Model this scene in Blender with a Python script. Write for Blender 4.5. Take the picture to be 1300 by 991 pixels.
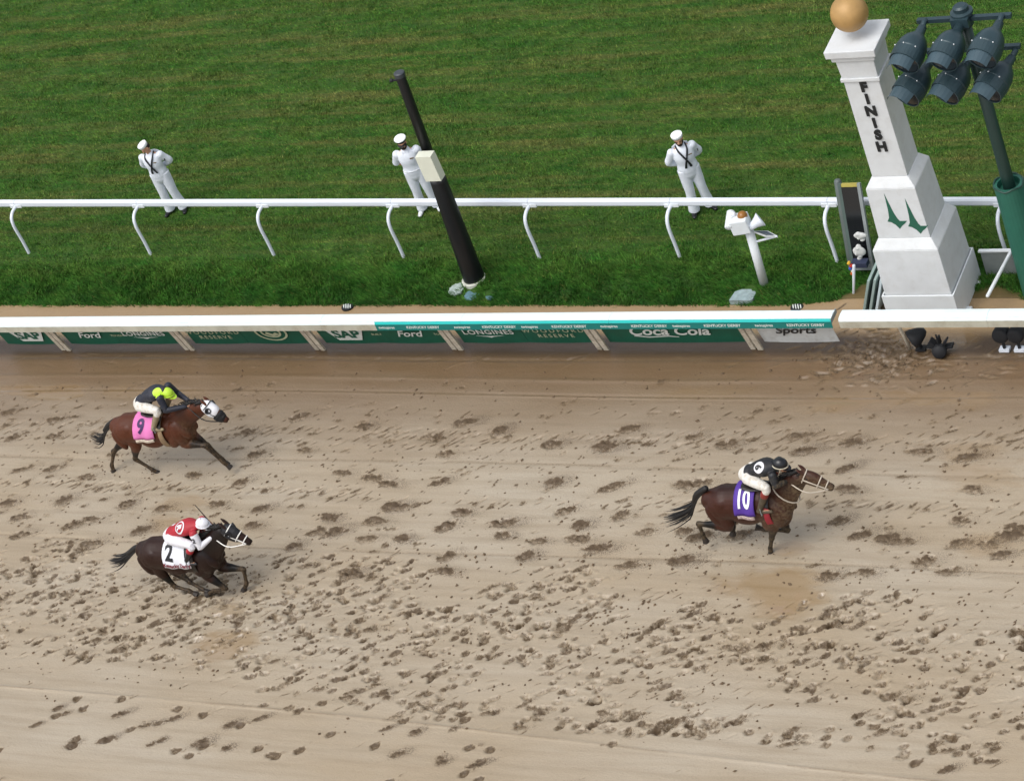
import bpy, math, random
import numpy as np
from mathutils import Vector, Matrix
random.seed(7); RNG = np.random.default_rng(11)
A = np.array
for o in list(bpy.data.objects): bpy.data.objects.remove(o)
SC = bpy.context.scene; COL = SC.collection

# ------------------------------------------------------------------ camera
CAM_LOC = A([20.92019633, -35.81679761, 30.99833896]); FPX = 3628.92
EL, AZ, ROLL = (math.radians(a) for a in (35.71, 36.58, -23.05))
FWD = A([-math.sin(AZ)*math.cos(EL), math.cos(AZ)*math.cos(EL), -math.sin(EL)])
_r0 = A([math.cos(AZ), math.sin(AZ), 0]); _u0 = np.cross(_r0, FWD)
RGT = math.cos(ROLL)*_r0 + math.sin(ROLL)*_u0; UPV = -math.sin(ROLL)*_r0 + math.cos(ROLL)*_u0
cd = bpy.data.cameras.new('camera'); cam = bpy.data.objects.new('camera', cd); COL.objects.link(cam)
cam.matrix_world = Matrix([[RGT[i], UPV[i], -FWD[i], CAM_LOC[i]] for i in range(3)] + [[0, 0, 0, 1]])
cd.sensor_fit = 'HORIZONTAL'; cd.sensor_width = 36; cd.lens = FPX/1300*36; cd.clip_start = 1; cd.clip_end = 600
SC.camera = cam
# ------------------------------------------------------------------ light: a bright overcast day
SUN_EL, SUN_AZ = math.radians(62), math.radians(205)      # azimuth clockwise from +Y
W = bpy.data.worlds.new('World'); SC.world = W; W.use_nodes = True
nt = W.node_tree; nt.nodes.clear()
sky = nt.nodes.new('ShaderNodeTexSky'); sky.sky_type = 'NISHITA'; sky.sun_disc = False
sky.sun_elevation = SUN_EL; sky.sun_rotation = SUN_AZ; sky.air_density = 1.0; sky.dust_density = 4.0; sky.ozone_density = 1.0
hs = nt.nodes.new('ShaderNodeHueSaturation'); hs.inputs['Saturation'].default_value = 0.34
bg = nt.nodes.new('ShaderNodeBackground'); bg.inputs['Strength'].default_value = 0.15
wo = nt.nodes.new('ShaderNodeOutputWorld')
nt.links.new(sky.outputs[0], hs.inputs['Color']); nt.links.new(hs.outputs[0], bg.inputs[0]); nt.links.new(bg.outputs[0], wo.inputs[0])
sl = bpy.data.lights.new('sun', 'SUN'); sl.energy = 0.75; sl.angle = math.radians(40); sl.color = (1, 0.98, 0.95)
sun = bpy.data.objects.new('sun', sl); COL.objects.link(sun)
sd = Vector((math.sin(SUN_AZ)*math.cos(SUN_EL), math.cos(SUN_AZ)*math.cos(SUN_EL), math.sin(SUN_EL)))
sun.rotation_euler = sd.to_track_quat('Z', 'Y').to_euler()
SC.view_settings.view_transform = 'Standard'; SC.view_settings.look = 'None'
SC.view_settings.exposure = 0.5; SC.view_settings.gamma = 1.0; SC.view_settings.use_curve_mapping = False

# ------------------------------------------------------------------ helpers
def _ray(x, y): return FWD + RGT*(x-650)/FPX - UPV*(y-495.5)/FPX
def G(x, y, z=0.0):                       # photo point on a level plane
    d = _ray(x, y); return CAM_LOC + d*((z-CAM_LOC[2])/d[2])
def V(x, y, Y):                           # photo point on an upright plane along the track
    d = _ray(x, y); return CAM_LOC + d*((Y-CAM_LOC[1])/d[1])
def rgb(h):
    c = [int(h[i:i+2], 16)/255 for i in (0, 2, 4)]
    return tuple(v/12.92 if v <= .04045 else ((v+.055)/1.055)**2.4 for v in c) + (1,)
MATS = {}
def mat(name, col, rough=.6, metal=0., var=.12, scale=6., bump=0., spec=.5, coat=0., dirt=None, dirt_amt=.0, sss=0.):
    if name in MATS: return MATS[name]
    m = bpy.data.materials.new(name); m.use_nodes = True; n = m.node_tree.nodes; l = m.node_tree.links
    b = n['Principled BSDF']; b.inputs['Roughness'].default_value = rough; b.inputs['Metallic'].default_value = metal
    b.inputs['Specular IOR Level'].default_value = spec; b.inputs['Coat Weight'].default_value = coat
    c = col if isinstance(col, tuple) else rgb(col)
    tc = n.new('ShaderNodeTexCoord'); nz = n.new('ShaderNodeTexNoise'); nz.inputs['Scale'].default_value = scale; nz.inputs['Detail'].default_value = 6
    l.new(tc.outputs['Object'], nz.inputs['Vector'])
    mr = n.new('ShaderNodeMapRange'); mr.inputs[1].default_value = .3; mr.inputs[2].default_value = .7
    mr.inputs[3].default_value = 1-var; mr.inputs[4].default_value = 1+var*.6; l.new(nz.outputs['Fac'], mr.inputs[0])
    mx = n.new('ShaderNodeMix'); mx.data_type = 'RGBA'; mx.blend_type = 'MULTIPLY'; mx.inputs['Factor'].default_value = 1
    mx.inputs['A'].default_value = c; l.new(mr.outputs[0], mx.inputs['B']); out = mx.outputs['Result']
    if dirt:
        n2 = n.new('ShaderNodeTexNoise'); n2.inputs['Scale'].default_value = scale*1.7; n2.inputs['Detail'].default_value = 8; n2.inputs['Roughness'].default_value = .7
        l.new(tc.outputs['Object'], n2.inputs['Vector'])
        r2 = n.new('ShaderNodeMapRange'); r2.inputs[1].default_value = .48; r2.inputs[2].default_value = .72; r2.inputs[4].default_value = dirt_amt
        l.new(n2.outputs['Fac'], r2.inputs[0])
        m2 = n.new('ShaderNodeMix'); m2.data_type = 'RGBA'; m2.inputs['B'].default_value = rgb(dirt)
        l.new(out, m2.inputs['A']); l.new(r2.outputs[0], m2.inputs['Factor']); out = m2.outputs['Result']
    l.new(out, b.inputs['Base Color'])
    if bump:
        bp = n.new('ShaderNodeBump'); bp.inputs['Strength'].default_value = bump; bp.inputs['Distance'].default_value = .01
        l.new(nz.outputs['Fac'], bp.inputs['Height']); l.new(bp.outputs[0], b.inputs['Normal'])
    MATS[name] = m; return m

class MB:
    def __init__(s): s.v = []; s.f = []; s.n = 0
    def add(s, v, f):
        v = np.asarray(v, float); s.v.append(v); s.f += [tuple(i+s.n for i in q) for q in f]; s.n += len(v); return s
    def box(s, c, d, ax=None):
        h = A(d)/2; v = A([[x, y, z] for x in (-1, 1) for y in (-1, 1) for z in (-1, 1)])*h
        if ax is not None: v = v @ A(ax, float)
        return s.add(v+A(c), [(0, 1, 3, 2), (4, 6, 7, 5), (0, 4, 5, 1), (2, 3, 7, 6), (0, 2, 6, 4), (1, 5, 7, 3)])
    def frust(s, c0, h0, c1, h1):        # square frustum between two levels, (x,y) half sizes
        v = []
        for c, h in ((c0, h0), (c1, h1)):
            for a, b in ((-1, -1), (1, -1), (1, 1), (-1, 1)): v.append((c[0]+a*h[0], c[1]+b*h[1], c[2]))
        return s.add(v, [(3, 2, 1, 0), (4, 5, 6, 7), (0, 1, 5, 4), (1, 2, 6, 5), (2, 3, 7, 6), (3, 0, 4, 7)])
    def tube(s, pts, rad, lat=(0, 1, 0), seg=12, sub=3, caps=True):
        P_ = A([list(p) for p in pts], float); R = A([(r, r) if np.isscalar(r) else r for r in rad], float)
        if sub > 1 and len(P_) > 2:
            Q = np.hstack([P_, R]); E = np.vstack([2*Q[0]-Q[1], Q, 2*Q[-1]-Q[-2]]); o = []
            for i in range(1, len(E)-2):
                for k in range(sub):
                    t = k/sub; p0, p1, p2, p3 = E[i-1], E[i], E[i+1], E[i+2]
                    o.append(.5*((2*p1)+(-p0+p2)*t+(2*p0-5*p1+4*p2-p3)*t*t+(-p0+3*p1-3*p2+p3)*t**3))
            o.append(Q[-1]); Q = A(o); P_ = Q[:, :3]; R = np.maximum(Q[:, 3:], 1e-4)
        T = np.gradient(P_, axis=0); T /= np.linalg.norm(T, axis=1)[:, None]+1e-12
        if caps:
            c0 = [(P_[0]-T[0]*R[0].mean()*k, R[0]*q) for k, q in ((.62, .55), (.38, .82))]
            c1 = [(P_[-1]+T[-1]*R[-1].mean()*k, R[-1]*q) for k, q in ((.38, .82), (.62, .55))]
            P_ = np.vstack([[c[0] for c in c0], P_, [c[0] for c in c1]]); R = np.vstack([[c[1] for c in c0], R, [c[1] for c in c1]])
            T = np.vstack([T[0], T[0], T, T[-1], T[-1]])
        l = A(lat, float); vs = []
        an = np.linspace(0, 2*np.pi, seg, endpoint=False); ca, sa = np.cos(an), np.sin(an)
        prev = None
        for p, r, t in zip(P_, R, T):
            q = l-(l@t)*t
            if np.linalg.norm(q) < .2:
                q = prev if prev is not None else np.cross(t, A([0.3, 0.1, 1.])); q = q-(q@t)*t
            q /= np.linalg.norm(q)+1e-12; prev = q; w = np.cross(t, q)
            vs.append(p+np.outer(ca*r[0], q)+np.outer(sa*r[1], w))
        n = len(P_); f = []
        for i in range(n-1):
            for k in range(seg):
                a = i*seg+k; b = i*seg+(k+1) % seg; f.append((a, b, b+seg, a+seg))
        f.append(tuple(range(seg-1, -1, -1))); f.append(tuple((n-1)*seg+k for k in range(seg)))
        return s.add(np.vstack(vs), f)
    def ell(s, c, r, ax=None, seg=14, rings=9):
        v = [(0, 0, -1)]; f = []
        for i in range(1, rings):
            a = -math.pi/2+math.pi*i/rings
            for k in range(seg): t = 2*math.pi*k/seg; v.append((math.cos(a)*math.cos(t), math.cos(a)*math.sin(t), math.sin(a)))
        v.append((0, 0, 1)); v = A(v)*A(r); v = v @ A(ax, float) if ax is not None else v
        for k in range(seg): f.append((0, 1+(k+1) % seg, 1+k)); f.append((len(v)-1, len(v)-1-seg+k, len(v)-1-seg+(k+1) % seg))
        for i in range(rings-2):
            for k in range(seg): a = 1+i*seg+k; b = 1+i*seg+(k+1) % seg; f.append((a, b, b+seg, a+seg))
        return s.add(v+A(c), f)
    def lathe(s, o, d, prof, seg=24, squash=1.):   # prof: (distance along d, radius)
        d = A(d, float); d /= np.linalg.norm(d); q = np.cross(d, A([1., .02, .01]) if abs(d[0]) < .9 else A([0, 1., 0])); q /= np.linalg.norm(q); w = np.cross(d, q)
        v = []; f = []
        for t, r in prof:
            for k in range(seg): a = 2*math.pi*k/seg; v.append(A(o)+d*t+q*r*math.cos(a)*squash+w*r*math.sin(a))
        n = len(prof)
        for i in range(n-1):
            for k in range(seg): a = i*seg+k; b = i*seg+(k+1) % seg; f.append((a, b, b+seg, a+seg))
        f.append(tuple(range(seg-1, -1, -1))); f.append(tuple((n-1)*seg+k for k in range(seg)))
        return s.add(v, f)
    def prism(s, poly, o, ux, uy, th):             # polygon in (ux,uy) plane at o, extruded th along ux x uy
        ux, uy = A(ux, float), A(uy, float); nn = np.cross(ux, uy); nn /= np.linalg.norm(nn); k = len(poly)
        v = [A(o)+ux*a+uy*b for a, b in poly]; v += [p+nn*th for p in v]
        f = [tuple(range(k-1, -1, -1)), tuple(range(k, 2*k))]+[(i, (i+1) % k, (i+1) % k+k, i+k) for i in range(k)]
        return s.add(v, f)
    def mesh(s, name='m', smooth=False):
        me = bpy.data.meshes.new(name); me.from_pydata(np.vstack(s.v).tolist(), [], s.f); me.update()
        if smooth: me.shade_smooth()
        return me

def tag(o, label=None, cat=None, group=None, kind=None):
    for k, v in (('label', label), ('category', cat), ('group', group), ('kind', kind)):
        if v: o[k] = v
    return o
def thing(name, loc, label, cat, group=None, rz=0.):
    o = bpy.data.objects.new(name, None); COL.objects.link(o); o.location = tuple(float(c) for c in loc); o.rotation_euler = (0, 0, rz); o.empty_display_size = .1
    return tag(o, label, cat, group)
def obj(name, src, m, parent=None, smooth=False, local=False, shift=None, **kw):
    me = src.mesh(name, smooth) if isinstance(src, MB) else src
    if shift is not None: me.transform(Matrix.Translation(-Vector([float(c) for c in shift])))
    elif parent is not None and not local:
        r = parent
        while r.parent: r = r.parent
        me.transform(Matrix.Translation(-r.location))
    me.materials.clear(); me.materials.append(m)
    o = bpy.data.objects.new(name, me); COL.objects.link(o); o.parent = parent
    return tag(o, **kw)
def bevel(o, w=.01, seg=2):
    b = o.modifiers.new('bevel', 'BEVEL'); b.width = w; b.segments = seg; b.limit_method = 'ANGLE'; return o
def remesh(mb, vox, it=4, fac=.5):
    me = mb.mesh('tmp'); o = bpy.data.objects.new('tmp', me); COL.objects.link(o)
    r = o.modifiers.new('r', 'REMESH'); r.mode = 'VOXEL'; r.voxel_size = vox; r.use_smooth_shade = True
    if it: s = o.modifiers.new('s', 'SMOOTH'); s.factor = fac; s.iterations = it
    bpy.context.view_layer.update(); dg = bpy.context.evaluated_depsgraph_get()
    out = bpy.data.meshes.new_from_object(o.evaluated_get(dg)); bpy.data.objects.remove(o); bpy.data.meshes.remove(me)
    out.shade_smooth(); return out
def text2d(body, size=1., bold=0., shear=0., ext=0., space=1.):
    cu = bpy.data.curves.new('t', 'FONT'); cu.body = body; cu.size = size; cu.offset = bold; cu.shear = shear; cu.extrude = ext
    cu.align_x = 'CENTER'; cu.space_character = space; cu.resolution_u = 4; cu.fill_mode = 'BOTH'
    o = bpy.data.objects.new('t', cu); COL.objects.link(o); bpy.context.view_layer.update()
    me = bpy.data.meshes.new_from_object(o.evaluated_get(bpy.context.evaluated_depsgraph_get()))
    bpy.data.objects.remove(o); return me
def place2d(me, o, ux, uy, th=0.):     # map a flat mesh (x,y,z) onto a plane in the world
    o, ux, uy = A(o, float), A(ux, float), A(uy, float); nn = np.cross(ux, uy); nn /= np.linalg.norm(nn)
    n = len(me.vertices); c = np.empty(n*3); me.vertices.foreach_get('co', c); c = c.reshape(-1, 3)
    me.vertices.foreach_set('co', (o+np.outer(c[:, 0], ux)+np.outer(c[:, 1], uy)+np.outer(c[:, 2], nn)).ravel()); me.update(); return me
def _hash(i, j, s):
    h = (i.astype(np.int64)*374761393+j.astype(np.int64)*668265263+s*974634777) & 0x7fffffff
    h = ((h ^ (h >> 13))*1274126177) & 0x7fffffff; return ((h ^ (h >> 16)) & 0xffff)/65535.
def vn(x, y, s=0):
    i = np.floor(x); j = np.floor(y); a = x-i; b = y-j; a = a*a*(3-2*a); b = b*b*(3-2*b)
    return (_hash(i, j, s)*(1-a)+_hash(i+1, j, s)*a)*(1-b)+(_hash(i, j+1, s)*(1-a)+_hash(i+1, j+1, s)*a)*b
def fbm(x, y, s=0, o=4):
    r = 0; a = .5; t = 0
    for k in range(o): r = r+a*vn(x*2**k, y*2**k, s+k); t += a; a *= .5
    return r/t
def fattr(me, name, arr):
    at = me.attributes.new(name, 'FLOAT', 'POINT'); at.data.foreach_set('value', np.asarray(arr, np.float32))
def gridmesh(name, X, Y, Z):
    ny, nx = Z.shape; me = bpy.data.meshes.new(name); nf = (nx-1)*(ny-1)
    me.vertices.add(nx*ny); me.vertices.foreach_set('co', np.stack([X, Y, Z], -1).astype(np.float32).ravel())
    i = np.arange(nx*ny).reshape(ny, nx); q = np.stack([i[:-1, :-1], i[:-1, 1:], i[1:, 1:], i[1:, :-1]], -1).reshape(-1)
    me.loops.add(nf*4); me.loops.foreach_set('vertex_index', q.astype(np.int32)); me.polygons.add(nf)
    me.polygons.foreach_set('loop_start', np.arange(0, nf*4, 4, dtype=np.int32)); me.update(calc_edges=True); me.shade_smooth(); return me

# ------------------------------------------------------------------ ground profile
def edge(x): return 1.45-.0135*(x+5.8)                    # foot of the grass bank
def base_z(x, y):
    e = edge(x); k = np.clip((1.3-x)/1.6, 0, 1); k = k*k*(3-2*k)
    t = np.clip((y-e)/1.05, 0, 1); up = (-.16+.16*t*t*(3-2*t))*k
    q = np.clip((y-.25)/.6, 0, 1); dn = -.15*q*q*(3-2*q)*k
    return np.where(y > e, up, dn)
# ------------------------------------------------------------------ dirt track: one dense sheet with hoof prints, ruts and churned mud pressed in
DX = .026
gx = np.arange(-21.5, 9.8, DX); gy = np.arange(-12.2, 1.8, DX); MX, MY = np.meshgrid(gx, gy)
MZ = base_z(MX, np.minimum(MY, edge(MX)-.001)); CH = np.zeros_like(MZ); WET = np.zeros_like(MZ); SPL = np.zeros_like(MZ); HOLE = np.zeros_like(MZ)
MZ -= .35*np.clip((MY-edge(MX)-.03)/.12, 0, 1)
MZ += .02*(fbm(MX*.22, MY*.5, 3, 3)-.5)
line = fbm(MX*.05+9, MY*7, 21, 3)-.5; MZ += .007*line*(MY < .1)
rough_hi = fbm(MX*9, MY*11, 31, 3)-.5
streak = fbm(MX*4+MY*3, MY*16-MX*5, 41, 3)
def win(x, y, r):
    i0, i1 = np.searchsorted(gx, (x-r, x+r)); j0, j1 = np.searchsorted(gy, (y-r, y+r)); return slice(j0, j1), slice(i0, i1)
def hoofprint(x, y, L=.1, Wd=.075, ang=0., dep=.05, ch=.9):
    s = win(x, y, .42)
    if MX[s].size == 0: return
    dx = MX[s]-x; dy = MY[s]-y; c, q = math.cos(ang), math.sin(ang); u = (dx*c+dy*q)/L; w = (-dx*q+dy*c)/Wd
    wob = 1+.55*(vn(dx*16+x*31, dy*16+y*17, 5)-.5); d = np.hypot(u, w)*wob
    hole = np.clip((1.12-d)/.3, 0, 1); wall = np.exp(-((d-.98)/.22)**2)*np.clip(.35+.8*w+.3*u, 0, 1); rim = np.exp(-((d-1.45)/.3)**2)*vn(dx*14+x*7, dy*14, 6)
    back = np.exp(-(((u-1.9)/1.3)**2+((w-.3)/.9)**2))*(vn(dx*22+x*11, dy*22+y*5, 8) > .62)
    MZ[s] += -dep*hole*(.8+.4*vn(dx*30, dy*30+x, 12))+dep*.12*rim+dep*.3*back
    HOLE[s] = np.maximum(HOLE[s], hole)
    CH[s] = np.maximum(CH[s], ch*np.clip(hole*.55+.75*wall+.5*back, 0, 1)); SPL[s] = np.maximum(SPL[s], .6*ch*np.exp(-np.clip(d-1, 0, 9)*1.1))
def clump(x, y, L=.26, Wd=.12, ang=0., amp=.05, ch=1.):
    s = win(x, y, .85)
    if MX[s].size == 0: return
    dx = MX[s]-x; dy = MY[s]-y; c, q = math.cos(ang), math.sin(ang); u = (dx*c+dy*q)/L; w = (-dx*q+dy*c)/Wd
    d = np.hypot(u, w)+.75*(fbm(u*2.2+x*13, w*1.6+y*19, 15, 4)-.5)
    m = np.clip((1.05-d)/.30, 0, 1); nz = fbm(u*4+x*3, w*2.6+y*3, 17, 3); nf = vn(dx*24+x*9, dy*30, 18)
    MZ[s] += m*amp*((nz-.62)*2.2+.5*(nf-.5))
    CH[s] = np.maximum(CH[s], ch*np.clip(m*(.25+1.0*np.clip(.5+.9*w, 0, 1)*nf+.7*(nz-.35)), 0, 1)); HOLE[s] = np.maximum(HOLE[s], m*(nz < .5)*.6)
    d2 = np.hypot(u*.75-.35, w*.8); SPL[s] = np.maximum(SPL[s], ch*np.exp(-np.clip(d2-.8, 0, 9)*1.05))
def dash(x, y, L, Wd, ang, dep, ch=.6):
    s = win(x, y, .3)
    if MX[s].size == 0: return
    dx = MX[s]-x; dy = MY[s]-y; c, q = math.cos(ang), math.sin(ang); u = (dx*c+dy*q)/L; w = (-dx*q+dy*c)/Wd
    m = np.exp(-(u**4+w**2)); MZ[s] -= dep*m; CH[s] = np.maximum(CH[s], ch*m)
# clumps seen one by one in the photograph
LC = [(18,85),(140,103),(135,145),(30,150),(55,230),(130,228),(215,250),(20,315),(45,352),(185,372),(225,358),(50,395),(225,418),(160,308),(320,318),(410,330),(490,245),(610,262),(650,190),(760,97),(630,135),(925,120),(1180,110),(1270,130),(1108,150),(775,180),(1130,190),(945,250),(1115,262),(870,238),(985,265),(835,352),(950,362),(805,388),(848,388),(930,405),(1020,405),(1130,375),(1170,338),(1000,325),(745,425),(660,330),(1280,365),(1275,395),(1135,450),(1130,487),(890,495),(640,372),(550,318),(355,385)]
RC = [(295,127),(465,145),(545,165),(730,142),(740,182),(860,160),(100,165),(235,170),(1035,185),(1165,197),(105,262),(250,275),(440,268),(480,262),(850,278),(848,227),(1170,280),(135,335),(275,348),(175,370),(165,407),(215,430),(335,388),(65,412),(295,473),(435,385),(830,360),(885,395),(950,405),(990,412),(1135,360),(1140,418),(1205,420),(1260,398),(1280,378),(1110,488),(900,490),(800,500),(430,460),(35,450),(580,395),(475,400),(1050,462),(1240,445),(1150,200)]
for ox, L_ in ((0, LC), (650, RC)):
    for x, y in L_:
        p = G(ox+x/2, 480+y/2+1)
        clump(p[0], p[1], random.uniform(.19, .30), random.uniform(.10, .15), random.uniform(-.1, .5), random.uniform(.035, .06), random.uniform(.75, 1))
for k in range(210):                      # fainter ones between them and beyond the frame
    y = random.uniform(-5.6, -.9); x = random.uniform(-21, 9.5)
    clump(x, y, random.uniform(.05, .15), random.uniform(.035, .08), random.uniform(0, .8), .03, random.uniform(.35, .85))
for k in range(1500):                      # single thrown specks
    x = random.uniform(-21, 9.5); y = -random.triangular(.4, 7.5, 3.2)
    dash(x, y, random.uniform(.012, .045), random.uniform(.012, .025), random.uniform(.2, .9), random.uniform(-.02, .02), random.uniform(.5, 1))
for yy, n, am in ((-2.30, 130, .03), (-2.45, 190, .03), (-2.65, 150, .025), (-4.02, 210, .03), (-4.13, 120, .02), (-1.75, 60, .015)):   # tyre treads
    for k in range(n):
        x = -22+32*k/n+random.uniform(-.06, .06)
        if vn(A(x*.35), A(yy*9), 3) < .34: continue
        dash(x, yy+random.gauss(0, .05)+.05*math.sin(x*.4), random.uniform(.06, .11), random.uniform(.018, .03), random.uniform(.45, 1.0), am*random.uniform(.5, 1.2), random.uniform(.25, .8))
        if random.random() < .42: clump(x, yy+random.gauss(0, .10), random.uniform(.05, .13), random.uniform(.035, .065), random.uniform(.1, .8), .035, random.uniform(.4, .9))
for k in range(2150):                     # the beaten band where the field galloped
    x = random.uniform(-17, 9.7); y = random.uniform(-9.3, -5.6)
    if y < -8.75+.022*min(x+4, 0)*-1+.25*vn(A(x*.7), A(2.), 5) and x < -4: continue
    d = fbm(A(x*.55), A(y*1.1), 77, 2)
    lim = .27+.40*abs((y+7.45)/1.85)**3
    if d < lim*.92: continue
    hoofprint(x, y, random.uniform(.05, .10), random.uniform(.035, .058), random.uniform(-.1, .7), random.uniform(.035, .07), random.uniform(.3, .95))
    if random.random() < .07: clump(x+random.gauss(0, .12), y+random.gauss(0, .08), random.uniform(.08, .2), random.uniform(.04, .08), random.uniform(.2, .8), .045, .8)
for k in range(130):
    x = random.uniform(-6.5, 10); y = -9.05+random.gauss(0, .15)-.012*x
    if random.random() < .5: hoofprint(x, y, .08, .055, random.uniform(0, .8), .05, random.uniform(.4, .9))
    else: clump(x, y, random.uniform(.07, .18), random.uniform(.04, .08), random.uniform(.1, .6), .045, random.uniform(.5, .9))
for k in range(330):
    x = random.uniform(-14, 9.7); y = random.uniform(-12.1, -9.3)
    if fbm(A(x*.4), A(y*.9), 99, 2) > .5: (hoofprint(x, y, .09, .065, random.uniform(0, .8), .045) if random.random() < .6 else clump(x, y, random.uniform(.08, .2), random.uniform(.05, .1), .5, .04))
for k in range(900):                      # slide marks raked through the band
    x = random.uniform(-17, 10); y = random.gauss(-7.4, 1.0)
    dash(x, y, random.uniform(.04, .12), random.uniform(.012, .025), random.uniform(.3, .9), random.uniform(.006, .02), random.uniform(.15, .6))
for k in range(230):                      # churned ground round the gap in the rail
    p = G(random.gauss(1105, 42), random.gauss(452, 18)); dash(p[0], p[1], random.uniform(.06, .16), random.uniform(.02, .04), random.uniform(-.9, 1.2), random.uniform(-.04, .04), random.uniform(.3, .75))
for k in range(120):
    p = G(random.uniform(1120, 1300), random.gauss(462, 14)); dash(p[0], p[1], random.uniform(.05, .14), random.uniform(.02, .03), random.uniform(-.3, 1.), random.uniform(-.03, .03), random.uniform(.2, .6))
for k in range(90):
    x = random.uniform(-18, 1.5); dash(x, random.gauss(-.35, .12), random.uniform(.06, .2), .02, random.uniform(-.4, .8), random.uniform(-.015, .015), random.uniform(.2, .5))
# ruts parallel to the rail
for yy, w, d in ((-.28, .05, .02), (-1.27, .03, .012), (-1.33, .02, -.01), (-.86, .05, -.015), (-9.55, .025, -.02), (-5.45, .04, .012), (-3.2, .05, .008)):
    yl = yy+.06*np.sin(MX*.31+yy)+(-.03*MX if yy < -9 else 0); m = np.exp(-((MY-yl)/w)**2); MZ -= d*m*(.4+vn(MX*.8, MY*0+yy, 4)); CH = np.maximum(CH, .3*m*(vn(MX*1.2, MY*0+yy*3, 9) > .35))
# standing water in the low spots
def wet(px, py, L, Wd, a=1.):
    p = G(px, py); d = np.hypot((MX-p[0])/L, (MY-p[1])/Wd)+1.3*(fbm(MX*1.6, MY*3.2, 51, 5)-.5); m = np.clip((1-d)/.55, 0, 1)*a
    np.maximum(WET, m, out=WET)
for a in ((985,735,1.1,.55,1),(1000,760,.7,.5,.9),(925,745,.7,.4,.8),(285,820,.75,.5,.9),(215,665,.9,.35,.8),(230,640,.8,.3,.6),(1240,605,.8,.5,.6),(1225,575,.8,.3,.5),(1080,510,1.2,.35,.7),(1180,505,1.6,.3,.6),(60,497,2.2,.28,.7),(180,500,2.0,.2,.5),(900,500,1.5,.25,.5),(1180,432,1.1,.28,.8),(1250,690,.5,.3,.5),(290,775,.5,.3,.6),(1000,700,.4,.3,.8)): wet(*a)
MZ = np.where(WET > .02, MZ*(1-.55*WET)+(-.006)*WET, MZ); CH *= (1-.35*WET)
me = gridmesh('dirt_track', MX, MY, MZ); fattr(me, 'churn', CH.ravel()); fattr(me, 'wet', WET.ravel()); fattr(me, 'splat', SPL.ravel())

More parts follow.
